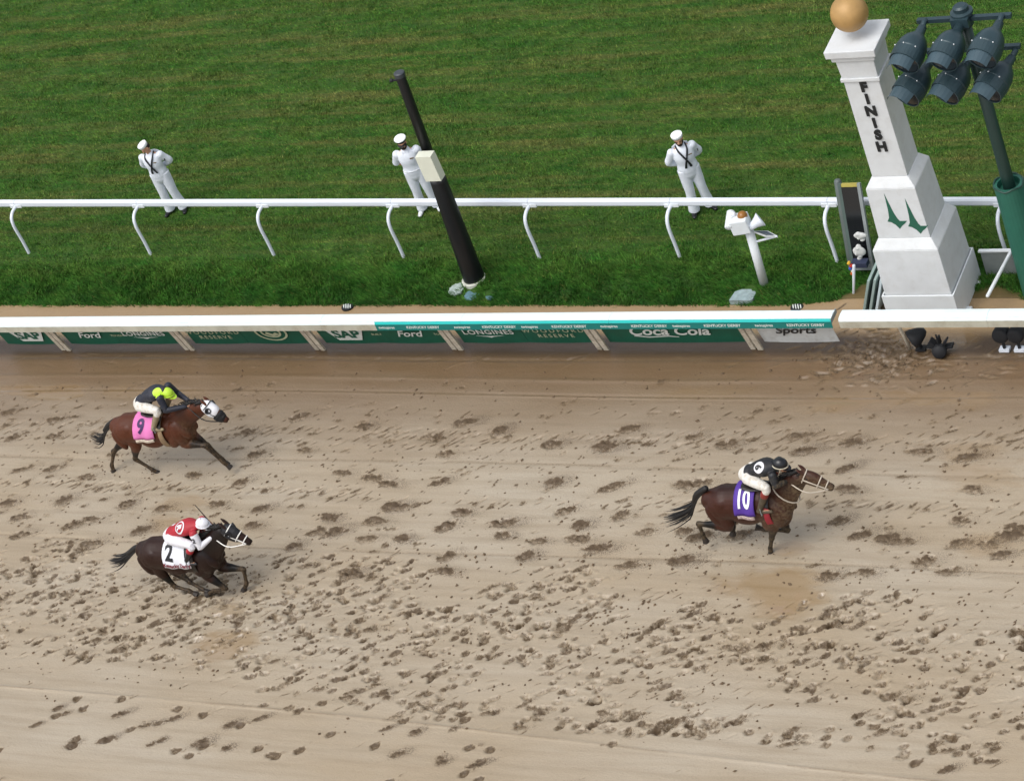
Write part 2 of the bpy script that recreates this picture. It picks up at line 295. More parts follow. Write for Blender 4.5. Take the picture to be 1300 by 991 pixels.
def mud_material():
    m = bpy.data.materials.new('wet_mud'); m.use_nodes = True; n = m.node_tree.nodes; l = m.node_tree.links; b = n['Principled BSDF']
    geo = n.new('ShaderNodeNewGeometry')
    def at(a): q = n.new('ShaderNodeAttribute'); q.attribute_name = a; return q.outputs['Fac']
    def noise(sc, sx=1, sy=1, det=5, ro=.55):
        mp = n.new('ShaderNodeMapping'); mp.inputs['Scale'].default_value = (sx, sy, 1); l.new(geo.outputs['Position'], mp.inputs['Vector'])
        q = n.new('ShaderNodeTexNoise'); q.inputs['Scale'].default_value = sc; q.inputs['Detail'].default_value = det; q.inputs['Roughness'].default_value = ro; l.new(mp.outputs[0], q.inputs['Vector']); return q.outputs['Fac']
    def mix(f, a, c):
        q = n.new('ShaderNodeMix'); q.data_type = 'RGBA'
        for k, v in (('Factor', f), ('A', a), ('B', c)):
            if hasattr(v, 'links') or hasattr(v, 'is_linked'): l.new(v, q.inputs[k])
            else: q.inputs[k].default_value = v
        return q.outputs['Result']
    def rng(v, a, c, d, e):
        q = n.new('ShaderNodeMapRange'); l.new(v, q.inputs[0])
        for i, x in enumerate((a, c, d, e)): q.inputs[i+1].default_value = x
        return q.outputs[0]
    c = mix(rng(noise(.35, .5, 1.6), .35, .65, 0, 1), rgb('A49885'), rgb('9B8B73'))
    c = mix(rng(noise(1.6, .25, 3.5, 6), .45, .72, 0, .55), c, rgb('85765F'))
    c = mix(rng(noise(14, .6, 1.2, 6, .7), .55, .8, 0, .30), c, rgb('6F5F4A'))
    sx = n.new('ShaderNodeSeparateXYZ'); l.new(geo.outputs['Position'], sx.inputs[0])
    ny = n.new('ShaderNodeMath'); ny.operation = 'MULTIPLY_ADD'; l.new(noise(.8, .4, 2.0, 5), ny.inputs[0]); ny.inputs[1].default_value = 1.4; l.new(sx.outputs['Y'], ny.inputs[2])
    c = mix(rng(ny.outputs[0], -2.7, .0, 0, .97), c, rgb('6A543B'))            # coarser, wetter cushion along the rail
    c = mix(rng(sx.outputs['Y'], -.42, -.10, 0, .95), c, rgb('41311F'))  # shadow beneath the rail and banners, painted into the mud colour
    c = mix(rng(sx.outputs['Y'], .25, .55, 0, .9), c, rgb('9C8360'))              # sand behind it
    c = mix(rng(at('wet'), .0, .95, 0, .45), c, rgb('86693E'))
    ch0 = at('churn'); spl = at('splat')
    fn = noise(46, .8, 1.25, 5, .75); f2 = noise(70, .75, 1.3, 3, .6)
    k1 = n.new('ShaderNodeMath'); k1.operation = 'MULTIPLY_ADD'; l.new(fn, k1.inputs[0]); k1.inputs[1].default_value = 1.7; k1.inputs[2].default_value = -.85
    k2 = n.new('ShaderNodeMath'); k2.operation = 'ADD'; l.new(k1.outputs[0], k2.inputs[0]); l.new(ch0, k2.inputs[1])
    cm_ = n.new('ShaderNodeMath'); cm_.operation = 'MULTIPLY'; l.new(rng(k2.outputs[0], .22, .62, 0, 1), cm_.inputs[0]); l.new(rng(ch0, .06, .3, 0, 1), cm_.inputs[1]); ch = cm_.outputs[0]
    c = mix(rng(ch0, .1, .7, 0, .85), c, rgb('7C694D'))
    c = mix(rng(ch, 0, 1, 0, .92), c, rgb('4C3B25'))
    s1 = n.new('ShaderNodeMath'); s1.operation = 'MULTIPLY_ADD'; l.new(spl, s1.inputs[0]); s1.inputs[1].default_value = .26; l.new(f2, s1.inputs[2])
    sp = rng(s1.outputs[0], .735, .80, 0, .85); c = mix(sp, c, rgb('483826'))
    c = mix(rng(noise(38, 1, 1, 4, .7), .5, .75, 0, .18), c, rgb('5A4936'))
    l.new(c, b.inputs['Base Color'])
    r1 = rng(noise(2.2, .4, 2.5, 5), .3, .7, .30, .50)
    ro = n.new('ShaderNodeMath'); ro.operation = 'MULTIPLY_ADD'; l.new(ch, ro.inputs[0]); ro.inputs[1].default_value = .25; l.new(r1, ro.inputs[2])
    ro2 = n.new('ShaderNodeMath'); ro2.operation = 'MULTIPLY_ADD'; l.new(at('wet'), ro2.inputs[0]); ro2.inputs[1].default_value = -.34; l.new(ro.outputs[0], ro2.inputs[2]); ro2.use_clamp = True
    l.new(ro2.outputs[0], b.inputs['Roughness']); b.inputs['Specular IOR Level'].default_value = .5
    cw = n.new('ShaderNodeMath'); cw.operation = 'MULTIPLY'; l.new(rng(at('wet'), 0, .8, .28, 1), cw.inputs[0]); l.new(rng(spl, .1, .6, 1, .0), cw.inputs[1]); l.new(cw.outputs[0], b.inputs['Coat Weight'])
    cr = n.new('ShaderNodeMath'); cr.operation = 'SUBTRACT'; l.new(rng(noise(1.3, .3, 2.2, 5), .35, .65, .22, .40), cr.inputs[0]); l.new(rng(at('wet'), 0, .7, 0, .30), cr.inputs[1]); cr.use_clamp = True
    l.new(cr.outputs[0], b.inputs['Coat Roughness']); b.inputs['Coat IOR'].default_value = 1.45
    bp = n.new('ShaderNodeBump'); bp.inputs['Strength'].default_value = .5; bp.inputs['Distance'].default_value = .02
    ad = n.new('ShaderNodeMath'); ad.operation = 'MULTIPLY'; l.new(noise(26, .8, 1.2, 6, .65), ad.inputs[0]); l.new(rng(at('wet'), .2, .9, 1, .15), ad.inputs[1])
    l.new(ad.outputs[0], bp.inputs['Height']); l.new(bp.outputs[0], b.inputs['Normal'])
    return m
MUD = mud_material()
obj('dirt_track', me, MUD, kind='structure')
gb = MB(); 
for x0, x1, y0, y1 in ((-120, 120, -90, -12.15), (-120, -21.45, -12.15, .9), (9.7, 120, -12.15, .9)): gb.add([(x0, y0, -.01), (x1, y0, -.01), (x1, y1, -.01), (x0, y1, -.01)], [(0, 1, 2, 3)])
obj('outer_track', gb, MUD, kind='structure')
# thrown clods, too many to count
nc = 2600; cv = []; cf = []
oc = A([(1,0,0),(-1,0,0),(0,1,0),(0,-1,0),(0,0,1),(0,0,-1)], float); of = [(0,2,4),(2,1,4),(1,3,4),(3,0,4),(2,0,5),(1,2,5),(3,1,5),(0,3,5)]
band = [k for k in range(nc)]
for k in band:
    if k % 5 < 3: x, y = random.uniform(-18, 9.5), random.gauss(-7.2, 1.0)
    elif k % 5 == 3 and k % 2: p = G(random.gauss(1115, 50), random.gauss(452, 16)); x, y = p[0], p[1]
    else: x, y = random.uniform(-20, 9.5), random.uniform(-6, -.6)
    i = min(max(int((x-gx[0])/DX), 0), len(gx)-1); j = min(max(int((y-gy[0])/DX), 0), len(gy)-1)
    s = random.uniform(.008, .03)*(1.3 if random.random() < .1 else 1)
    M = oc*RNG.uniform(.6, 1.3, (6, 1))*A([s*1.3, s, s*.7]); a = random.random()*6.28; R2 = A([[math.cos(a), math.sin(a), 0], [-math.sin(a), math.cos(a), 0], [0, 0, 1]])
    cv.append(M@R2+A([x, y, MZ[j, i]+s*.3])); cf += [tuple(q+6*k for q in f) for f in of]
nb_ = len(cv)
for px, py, n in ((205, 600, 26), (148, 598, 22), (225, 752, 24), (300, 752, 20), (900, 690, 26), (985, 702, 20), (925, 680, 16)):
    for k in range(n):
        p = G(px+random.gauss(-8, 11), py, 0); s = random.uniform(.006, .02); M = oc*RNG.uniform(.6, 1.4, (6, 1))*s
        cv.append(M+A([p[0], p[1]+random.gauss(0, .2), abs(random.gauss(.05, .16))+.02])); cf += [tuple(q+6*(len(cv)-1) for q in f) for f in of]
cm = bpy.data.meshes.new('mud_clods'); cm.from_pydata(np.vstack(cv).tolist(), [], cf)
obj('mud_clods', cm, mat('clod', '5E4B35', .75, var=.3, scale=3), label='small brown mud clods thrown over the track', cat='mud', kind='stuff')

# ------------------------------------------------------------------ turf course
def bare(x, y):                           # trodden earth by the finish post
    n = .5*(fbm(x*2.2, y*2.2, 61, 3)-.5)
    a = np.hypot((x-1.75)/.95, (y-1.25)/.62)+n*1.4; b = np.hypot((x-3.9)/.75, (y-1.0)/.75)+n; c = np.hypot((x-5.6)/1.6, (y-.85)/.35)+n
    return np.clip((1.05-np.minimum(np.minimum(a, b), c))/.25, 0, 1)
def turf_z(x, y):
    e = edge(x); k = np.clip((y-e)/.35, 0, 1)*np.clip((3.1-y)/1.0, 0, 1)
    return base_z(x, np.maximum(y, e+.001))+k*.36*(fbm(x*1.5, y*1.7, 71, 4)-.42)
tx = np.arange(-34, 14.01, .1); tt = np.concatenate([np.arange(0, 3, .06), np.arange(3, 20, .2)]); TX, TT = np.meshgrid(tx, tt); TY = edge(TX)+TT-.02
TZ = turf_z(TX, TY); TZ[0] -= .2
me = gridmesh('turf_course', TX, TY, TZ); fattr(me, 'bare', bare(TX, TY).ravel()); fattr(me, 'tip', np.zeros(TX.size))
def grass_material(name, blade):
    m = bpy.data.materials.new(name); m.use_nodes = True; n = m.node_tree.nodes; l = m.node_tree.links; b = n['Principled BSDF']
    geo = n.new('ShaderNodeNewGeometry')
    def noise(sc, sx, sy, det=4, ro=.6):
        mp = n.new('ShaderNodeMapping'); mp.inputs['Scale'].default_value = (sx, sy, .6); l.new(geo.outputs['Position'], mp.inputs['Vector'])
        q = n.new('ShaderNodeTexNoise'); q.inputs['Scale'].default_value = sc; q.inputs['Detail'].default_value = det; q.inputs['Roughness'].default_value = ro; l.new(mp.outputs[0], q.inputs['Vector']); return q.outputs['Fac']
    def rng(v, a, c, d, e):
        q = n.new('ShaderNodeMapRange'); l.new(v, q.inputs[0])
        for i, x in enumerate((a, c, d, e)): q.inputs[i+1].default_value = x
        return q.outputs[0]
    def mix(f, a, c, bl='MIX'):
        q = n.new('ShaderNodeMix'); q.data_type = 'RGBA'; q.blend_type = bl
        for k, v in (('Factor', f), ('A', a), ('B', c)):
            if hasattr(v, 'is_linked'): l.new(v, q.inputs[k])
            else: q.inputs[k].default_value = v
        return q.outputs['Result']
    G1, G2, Y1, D1 = (.036, .132, .016, 1), (.088, .180, .026, 1), (.205, .190, .058, 1), (.014, .066, .008, 1)
    c = mix(rng(noise(2.2, .55, 1.4, 6), .35, .66, 0, 1), G1, G2)
    sx = n.new('ShaderNodeSeparateXYZ'); l.new(geo.outputs['Position'], sx.inputs[0])
    worn = n.new('ShaderNodeMath'); worn.operation = 'MULTIPLY'; l.new(rng(noise(1.1, .16, 2.6, 8, .74), .47, .66, 0, .85), worn.inputs[0]); l.new(rng(sx.outputs['Y'], 2.2, 4.5, .12, 1), worn.inputs[1])
    c = mix(worn.outputs[0], c, Y1)
    c = mix(rng(noise(6, .7, 1.5, 6, .75), .48, .68, 0, .7), c, D1)
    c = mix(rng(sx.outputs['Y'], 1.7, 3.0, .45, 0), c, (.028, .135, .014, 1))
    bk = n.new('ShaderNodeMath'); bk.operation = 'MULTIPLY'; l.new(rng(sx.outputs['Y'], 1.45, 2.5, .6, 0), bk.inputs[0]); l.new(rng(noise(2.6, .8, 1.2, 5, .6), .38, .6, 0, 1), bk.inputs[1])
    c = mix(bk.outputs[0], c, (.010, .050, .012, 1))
    a = n.new('ShaderNodeAttribute'); a.attribute_name = 'bare'; c = mix(a.outputs['Fac'], c, rgb('8A6F4E'))
    if blade:
        t = n.new('ShaderNodeAttribute'); t.attribute_name = 'tip'; c = mix(rng(t.outputs['Fac'], 0, 1, 0, .65), c, (.22, .20, .06, 1))
        tn = n.new('ShaderNodeAttribute'); tn.attribute_name = 'tone'; c = mix(1., c, tn.outputs['Fac'], 'MULTIPLY')
    else: c = mix(.6 if blade is False else .3, c, (.020, .034, .008, 1))
    l.new(c, b.inputs['Base Color']); b.inputs['Roughness'].default_value = .62; b.inputs['Specular IOR Level'].default_value = .12
    return m
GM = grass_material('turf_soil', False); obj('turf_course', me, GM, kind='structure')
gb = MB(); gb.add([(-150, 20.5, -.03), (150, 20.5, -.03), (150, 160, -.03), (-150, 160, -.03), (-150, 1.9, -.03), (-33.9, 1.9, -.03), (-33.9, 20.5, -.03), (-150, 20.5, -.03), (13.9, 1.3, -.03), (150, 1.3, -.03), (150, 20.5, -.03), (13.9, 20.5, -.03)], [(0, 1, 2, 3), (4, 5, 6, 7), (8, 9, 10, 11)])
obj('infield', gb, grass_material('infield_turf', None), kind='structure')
# grass blades
CLEAR = [(*G(px, py, -.1)[:2], r) for px, py, r in ((579, 366, .17), (599, 373, .17), (623, 375, .12), (936, 376, .22), (950, 374, .22), (602, 352, .27), (968, 364, .06))]
def blades(n, xr, yr, L, Wd, lean, seed, keep=None, yellow=.06):
    r = np.random.default_rng(seed); y = r.uniform(*yr, n); x = r.uniform(0, 1, n)
    lo = -21.5-.62*(y-1.2); hi = 8.6-.12*(y-1.2); x = lo+(hi-lo)*x; y = y+edge(x)-1.45
    k = bare(x, y) < r.uniform(0, .8, n)
    k &= ~((np.abs(x-2.83) < .66) & (np.abs(y-1.32) < .66))
    for qx, qy, qr in CLEAR: k &= np.hypot(x-qx, y-qy) > qr
    k &= r.uniform(0, 1, n) < .28+1.25*fbm(x*7, y*9, 88, 2)*vn(x*2.2, y*3.3, 89)**.5
    if keep is not None: k &= keep(x, y, r)
    x, y = x[k], y[k]; n = len(x); z = turf_z(x, y)
    a = r.uniform(0, 2*np.pi, n); l = L*r.uniform(.55, 1.25, n)*(.75+.5*vn(x*3, y*3, 83)); w = Wd*r.uniform(.7, 1.3, n)
    la = lean*r.uniform(.3, 1.3, n); b = r.normal(.25, .75, n)+np.pi*(vn(x*1.7, y*2.5, 87)+r.normal(0, .25, n) > .5)
    c0 = np.stack([x-np.cos(a)*w, y-np.sin(a)*w, z-.006], -1); c1 = np.stack([x+np.cos(a)*w, y+np.sin(a)*w, z-.006], -1)
    c2 = np.stack([x+np.cos(b)*l*np.sin(la)-.25*l, y+np.sin(b)*l*np.sin(la), z+l*np.cos(la)], -1)
    return np.stack([c0, c1, c2], 1), (r.uniform(0, 1, n) < yellow)*r.uniform(.3, 1, n)
B1 = blades(1250000, (1.45, 16.5), (1.45, 16.5), .060, .0095, 1.05, 1, yellow=.09)
B2 = blades(240000, (1.42, 2.9), (1.42, 2.9), .11, .0105, 1.0, 2, keep=lambda x, y, r: r.uniform(0, 1, len(x)) < np.clip((2.95-y)/.7, 0, 1)*(.35+.9*fbm(x*1.6, y*1.6, 91, 3)), yellow=.03)
for nm, B, lab in (('grass', [B1], 'short mown grass of the turf course behind the white rail'), ('bank_grass', [B2], 'longer dark grass on the bank below the white rail')):
    tri = np.concatenate([b[0] for b in B]).astype(np.float32); tip = np.repeat(np.concatenate([b[1] for b in B]), 3); n = len(tri)
    me = bpy.data.meshes.new(nm); me.vertices.add(n*3); me.vertices.foreach_set('co', tri.ravel()); me.loops.add(n*3); me.loops.foreach_set('vertex_index', np.arange(n*3, dtype=np.int32))
    me.polygons.add(n); me.polygons.foreach_set('loop_start', np.arange(0, n*3, 3, dtype=np.int32)); me.update(calc_edges=True)
    fattr(me, 'tip', tip); fattr(me, 'bare', np.zeros(n*3))
    cx_, cy_ = tri[:, 0, 0].astype(float), tri[:, 0, 1].astype(float); tone = np.clip(RNG.normal(1, .24, n)*(.55+.9*fbm(cx_*6+cy_*2, cy_*9-cx_*2, 66, 3)), .3, 1.9); fattr(me, 'tone', np.repeat(tone, 3))
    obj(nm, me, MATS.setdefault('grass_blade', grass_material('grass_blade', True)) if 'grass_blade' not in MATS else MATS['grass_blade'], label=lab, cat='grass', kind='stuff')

# ------------------------------------------------------------------ materials of the built things
WHITE = mat('white_paint', 'D9DEE0', .42, var=.05, scale=2.5, dirt='9A8F7E', dirt_amt=.10)
RAILW = mat('rail_cover_white', 'DDEAEC', .35, var=.04, scale=1.3, dirt='A89B86', dirt_amt=.16)
PLASTIC = mat('white_plastic_rail', 'D8DEE6', .3, var=.03, scale=2)
POSTW = mat('post_white_grubby', 'C9C0AE', .6, var=.15, scale=7, dirt='6E5A42', dirt_amt=.7)
BEIGE = mat('fascia_beige', 'B4B2A2', .55, var=.12, scale=2.5, dirt='85755C', dirt_amt=.5)
TEAL = mat('fascia_teal', '0A716B', .4, var=.06, scale=2); CYAN = mat('fascia_cyan', '19B3AD', .35, var=.05, scale=2)
BANNER = mat('banner_green', '0B5B45', .5, var=.10, scale=3, dirt='1C4A38', dirt_amt=.4)
PRINT = mat('print_white', 'DDE2DC', .55, var=.05); PALE = mat('print_gold', 'B9BF9E', .55, var=.05); INK = mat('print_ink', '15181A', .5, var=.05)
DARKG = mat('dark_green_metal', '1E4238', .42, var=.12, scale=4); LAMPM = mat('lamp_blue_grey', '2E4147', .38, var=.12, scale=5, metal=.2)
BLACK = mat('black_pole', '101216', .45, var=.2, scale=5); BLACKM = mat('black_matt', '14161A', .7, var=.2)
CONC = mat('concrete_pale', 'A9B6B8', .7, var=.25, scale=9); GREY = mat('grey_metal', '8D9494', .45, var=.12, metal=.3)
STUCCO = mat('stucco_white', 'CDD0D1', .6, var=.06, scale=3, dirt='A7A49B', dirt_amt=.25, bump=.05)
GOLD = mat('gilded_ball', 'AE8A55', .5, var=.16, scale=5, metal=.12)
SKIN = mat('skin', 'B98A6C', .5, var=.08, scale=20); HAIR = mat('dark_hair', '231A15', .7)

# ------------------------------------------------------------------ running rail of the turf course
TP0, TSP = -18.637870, 3.214270
def ty_a(x): return 2.8489-.039176*x
def ty_f(x): return 2.4640-.040577*x
atts = [(21,260.4),(175,257.3),(332,256),(497,254.8),(670.5,254),(850.7,254.3),(1051.3,255.5),(1271,256.5)]
xs = [TP0+TSP*k for k in range(-2, 0)]+[float(V(p[0], p[1], ty_a(TP0+TSP*k))[0]) for k, p in enumerate(atts)]+[TP0+TSP*8.0, TP0+TSP*9.0]
root = thing('turf_rail', (-6, 2.7, 0), 'white plastic running rail on bowed posts edging the green turf', 'rail')
ZR = 1.12
def rail_prof(x, y): return [(y-.045, ZR-.075), (y-.055, ZR-.05), (y-.055, ZR+.03), (y-.035, ZR+.06), (y+.035, ZR+.06), (y+.055, ZR+.03), (y+.055, ZR-.05), (y+.045, ZR-.075)]
for a, b in zip(xs[:-1], xs[1:]):
    m = MB(); v = [(a+.004, p, q) for p, q in rail_prof(a, ty_a(a))]+[(b-.004, p, q) for p, q in rail_prof(b, ty_a(b))]
    m.add(v, [tuple(range(7, -1, -1)), tuple(range(8, 16))]+[(i, (i+1) % 8, (i+1) % 8+8, i+8) for i in range(8)])
    obj('rail_length', m, PLASTIC, root)
for x in xs:
    ya, yf = ty_a(x), ty_f(x); m = MB()
    m.tube([(x, yf, -.1), (x, yf-.0, .35), (x, yf-.02, .72), (x, yf+.02, .93), (x, yf+.14, 1.03), (x, ya-.05, 1.05)], [.036]*6, lat=(1, 0, 0), seg=12, sub=5, caps=False)
    p = obj('post', m, PLASTIC, root, smooth=True)
    m = MB(); m.box((x+.02, ya-.062, 1.065), (.3, .02, .07)); obj('bracket', m, WHITE, p)

# ------------------------------------------------------------------ covered rail of the dirt track
PX = [-15.7987+3.1206*k for k in range(-2, 6)]
def cover_section(mb, x0, x1):
    pr = [(-.085, .90), (-.085, .95), (-.115, .98), (-.22, .995), (-.345, .985), (-.345, .955), (-.22, .967), (-.115, .95)]
    v = [(x, y, z) for x in (x0, x1) for y, z in pr]; k = len(pr)
    mb.add(v, [tuple(range(k-1, -1, -1)), tuple(range(k, 2*k))]+[(i, (i+1) % k, (i+1) % k+k, i+k) for i in range(k)]); return mb
def fascia(mb, x0, x1, band):
    pr = [(-.352, .984), (-.378, .935), (-.366, .935), (-.347, .972)] if band == 'top' else [(-.379, .933), (-.379, .79), (-.366, .79), (-.366, .933)]
    v = [(x, y, z) for x in (x0, x1) for y, z in pr]; mb.add(v, [(3, 2, 1, 0), (4, 5, 6, 7)]+[(i, (i+1) % 4, (i+1) % 4+4, i+4) for i in range(4)]); return mb
XS, XE, XR = -7.77, 1.60, 1.74
root = thing('track_rail', (-6, -.2, 0), 'long white covered inner rail over green banners, teal edge on its right half', 'rail')
cuts = [-22.5]+[x+.55 for x in PX[1:-1]]+[XE]
for a, b in zip(cuts[:-1], cuts[1:]): obj('cover_panel', cover_section(MB(), a+.003, b-.003), RAILW, root, smooth=False)
fb = [c for c in cuts if c < XS-.5]+[XS]
for a, b in zip(fb[:-1], fb[1:]):
    obj('fascia_lip', fascia(MB(), a+.002, b-.002, 'top'), RAILW, root); obj('fascia_board', fascia(MB(), a+.002, b-.002, 'low'), BEIGE, root)
fb = [XS]+[c for c in cuts if c > XS+.5]
for a, b in zip(fb[:-1], fb[1:]):
    obj('fascia_lip', fascia(MB(), a+.002, b-.002, 'top'), CYAN, root); fo = obj('fascia_board', fascia(MB(), a+.002, b-.002, 'low'), TEAL, root, label='teal fascia strip printed with small white words')
    for px, wd, sz in [(490, 'twinspires', .085), (536, 'KENTUCKY DERBY', .085), (586, 'twinspires', .085), (633, 'KENTUCKY DERBY', .085), (672, 'twinspires', .085), (722, 'KENTUCKY DERBY', .085), (773, 'twinspires', .085), (824, 'KENTUCKY DERBY', .085), (865, 'twinspires', .085), (917, 'KENTUCKY DERBY', .085), (970, 'twinspires', .085), (1023, 'KENTUCKY DERBY', .085)]:
        x = float(V(px, 414, -.38)[0])
        if a <= x < b:
            obj('lettering', place2d(text2d(wd, sz, .0012, 0, 0), (x, -.3815, .835), (1, 0, 0), (0, 0, 1)), PRINT, fo)
m = MB(); m.box((XE-.01, -.215, .93), (.02, .30, .09)); obj('end_cap', m, GREY, root)
for x in PX:
    m = MB(); ax = A([[1, 0, 0], [0, .958, .287], [0, -.287, .958]])
    m.box((x-.075, -.13, .44), (.09, .075, 1.0), ax); p = obj('post', m, POSTW, root)
    m = MB(); m.box((x+.075, -.16, .42), (.10, .045, .98), ax); obj('brace', m, POSTW, root)
    m = MB(); m.box((x, -.18, .9), (.3, .24, .05)); obj('arm', m, POSTW, root)
root = thing('track_rail_end', (4, -.2, 0), 'short white covered rail beyond the gap, in front of the finish post', 'rail')
for a, b in ((XR, 4.45), (4.45, 7.6), (7.6, 10.3)):
    obj('cover_panel', cover_section(MB(), a+.003, b-.003), RAILW, root); obj('fascia_lip', fascia(MB(), a+.002, b-.002, 'top'), RAILW, root); obj('fascia_board', fascia(MB(), a+.002, b-.002, 'low'), BEIGE, root)
for x in (V(1157, 445, 0)[0], 5.95, 8.9):
    m = MB(); m.tube([(x, .0, -.1), (x, -.1, .35), (x, -.25, .9)], [.03]*3, lat=(1, 0, 0), sub=1, caps=False); obj('post', m, POSTW, root, smooth=True)

# ------------------------------------------------------------------ advertising banners hung below the cover
BU = A([0, -.287, .958])                 # up along the banner
def banner(x0, x1, label, m=BANNER):
    c = A([(x0+x1)/2, .03, .13]); root = thing('advertising_banner', c, label, 'banner', 'advertising banners under the rail')
    b = MB(); w = x1-x0; nx = 9; th = .012; V_ = []; F_ = []
    for j in range(5):
        for i in range(nx+1):
            s = i/nx; t = j/4; p = c+A([-w/2+s*w, 0, 0])+BU*(.80*t); p = p+A([0, .012*math.sin(s*7+x0)*math.sin(t*3), 0])-A([0, 0, .02*math.sin(math.pi*s)*(1-t)]); V_.append(p)
    n = len(V_); V_ += [p+A([0, th, 0]) for p in V_]; k = nx+1
    for j in range(4):
        for i in range(nx): q = (j*k+i, j*k+i+1, (j+1)*k+i+1, (j+1)*k+i); F_.append(q); F_.append(tuple(n+z for z in q[::-1]))
    rim = [j for j in range(k)]+[j*k+nx for j in range(1, 5)]+[4*k+i for i in range(nx-1, -1, -1)]+[j*k for j in range(3, 0, -1)]
    for i in range(len(rim)): a, d = rim[i], rim[(i+1) % len(rim)]; F_.append((d, a, a+n, d+n))
    b.add(V_, F_); obj('sheet', b, m, root, smooth=False); return root, c+A([0, -.022, 0])
def word(root, c, txt, dx, v, size, m=PRINT, bold=.004, shear=0., name='lettering', space=1.):
    return obj(name, place2d(text2d(txt, size, bold, shear, 0, space), c+A([dx, 0, 0])+BU*v+A([0, -.004, 0]), (1, 0, 0), BU), m, root)
def bx(px): return float(V(px, 430, .0)[0])
def flat(root, c, poly, m, name, th=.004): 
    b = MB(); b.prism(poly, c, (1, 0, 0), BU, th); return obj(name, b, m, root)
def blocky(root, c):
    flat(root, c, [(-.26, .13), (.26, .13), (.48, .60), (-.48, .60)], PRINT, 'logo_plate'); word(root, c+A([0, -.006, 0]), 'SAP', 0, .225, .37, BANNER, .015)
def scripty(root, c):
    word(root, c, 'Ford', 0, .25, .29, PRINT, .005, .35)
    for s in (-1, 1): word(root, c, 'BUILT' if s < 0 else 'TOUGH', s*.72, .30, .09, PALE, .001)
def winged(root, c, s=1.):
    word(root, c, 'LONGINES', 0, .32, .20*s, PRINT, .004, 0, space=1.12)
    flat(root, c, [(-.30, .265), (-.08, .235), (0, .20), (.08, .235), (.30, .265), (.1, .255), (0, .25), (-.1, .255)], PRINT, 'emblem')
def reserve(root, c):
    word(root, c, 'WOODFORD', 0, .37, .17, PALE, .001, 0, space=1.45); word(root, c, 'RESERVE', 0, .20, .16, PALE, .001, 0, space=1.35)
PXv = PX[2:]
r_, c = banner(PX[1]+1.62, PXv[0]-.16, 'green banner with white trapezoid logo, leftmost in the picture'); blocky(r_, c+A([.1, 0, 0]))
r_, c = banner(PXv[0]+.16, bx(151.8), 'green banner with white script word, left of the banner with wide white capitals'); scripty(r_, c)
r_, c = banner(bx(152.2), PXv[1]-.16, 'green banner with wide white capitals and winged mark, between two posts at left'); winged(r_, c)
r_, c = banner(PXv[1]+.16, bx(312), 'green banner with two lines of pale spaced capitals, left of the round crest banner'); reserve(r_, c)
r_, c = banner(bx(312.4), PXv[2]-.16, 'green banner with a pale oval crest')
for a, b_ in ((.30, .26), (.19, .15)):
    b = MB(); n = 24; pts = [(math.cos(2*math.pi*i/n), math.sin(2*math.pi*i/n)) for i in range(n)]
    v = [c+A([x*a*1.25, -.003, 0])+BU*(.42+y*a) for x, y in pts]+[c+A([x*b_*1.25, -.003, 0])+BU*(.42+y*b_) for x, y in pts]
    b.add(v, [(i, (i+1) % n, (i+1) % n+n, i+n) for i in range(n)]); obj('crest_ring', b, PALE, r_)
flat(r_, c, [(-.15, .36), (.0, .27), (.17, .34), (.1, .42), (.02, .36), (-.1, .44)], PALE, 'crest_figure')
r_, c = banner(PXv[2]+.16, bx(483), 'green banner with white trapezoid logo, near the middle of the long rail'); blocky(r_, c)
r_, c = banner(bx(483.4), PXv[3]-.16, 'green banner with white script word, under the start of the teal edge'); scripty(r_, c)
r_, c = banner(PXv[3]+.16, bx(668.4), 'green banner with wide white capitals, right of the middle script banner'); winged(r_, c, 1.05)
r_, c = banner(bx(668.8), PXv[4]-.16, 'green banner with two lines of pale spaced capitals, left of the big flowing script'); reserve(r_, c)
r_, c = banner(PXv[4]+.16, PXv[5]-.16, 'wide green banner with big flowing white script')
word(r_, c, 'Coca', -.47, .27, .38, PRINT, .009, .3); word(r_, c, 'Cola', .40, .27, .38, PRINT, .009, .3); flat(r_, c, [(-.80, .23), (-.5, .18), (-.1, .215), (.10, .19), (.11, .205), (-.1, .24), (-.5, .21), (-.77, .255)], PRINT, 'ribbon')
WB = mat('banner_white', 'D5D9D8', .5, var=.08, scale=3, dirt='8D8676', dirt_amt=.35)
r_, c = banner(PXv[5]+.16, 1.42, 'white banner with black script word at the end of the rail', WB); word(r_, c, 'Sports', 0, .30, .30, INK, .006, .35)

# ------------------------------------------------------------------ finish post
FX, FY = 2.8278, 1.3166
root = thing('finish_post', (FX, FY, 0), 'tall stepped white finish post topped by a golden ball', 'finish post')
def block(name, h0, z0, h1, z1, m=STUCCO, par=None, bv=.012):
    b = MB(); b.frust((FX, FY, z0), (h0, h0), (FX, FY, z1), (h1, h1)); return bevel(obj(name, b, m, par or root), bv)
for nm, c, d in (('base_board', (FX, FY-.655, .315), (1.34, .03, .66)), ('base_board', (FX, FY+.655, .315), (1.34, .03, .66)), ('base_board', (FX-.655, FY, .315), (.03, 1.276, .66)), ('base_board', (FX+.655, FY, .315), (.03, 1.276, .66))):
    b = MB(); b.box(c, d); bevel(obj(nm, b, WHITE, root), .006)
block('lower_block', .632, -.1, .604, 1.62); block('lower_shoulder', .604, 1.622, .49, 1.80)
mb_ = block('middle_block', .479, 1.80, .452, 2.86); block('middle_shoulder', .452, 2.862, .335, 3.03)
sh = block('shaft', .3245, 3.03, .3166, 5.07); block('neck_band', .352, 5.05, .352, 5.12, bv=.01); block('capital', .325, 5.12, .342, 5.50); block('cornice', .385, 5.49, .395, 5.60, bv=.015); block('cap_slab', .448, 5.60, .454, 5.745, bv=.015)
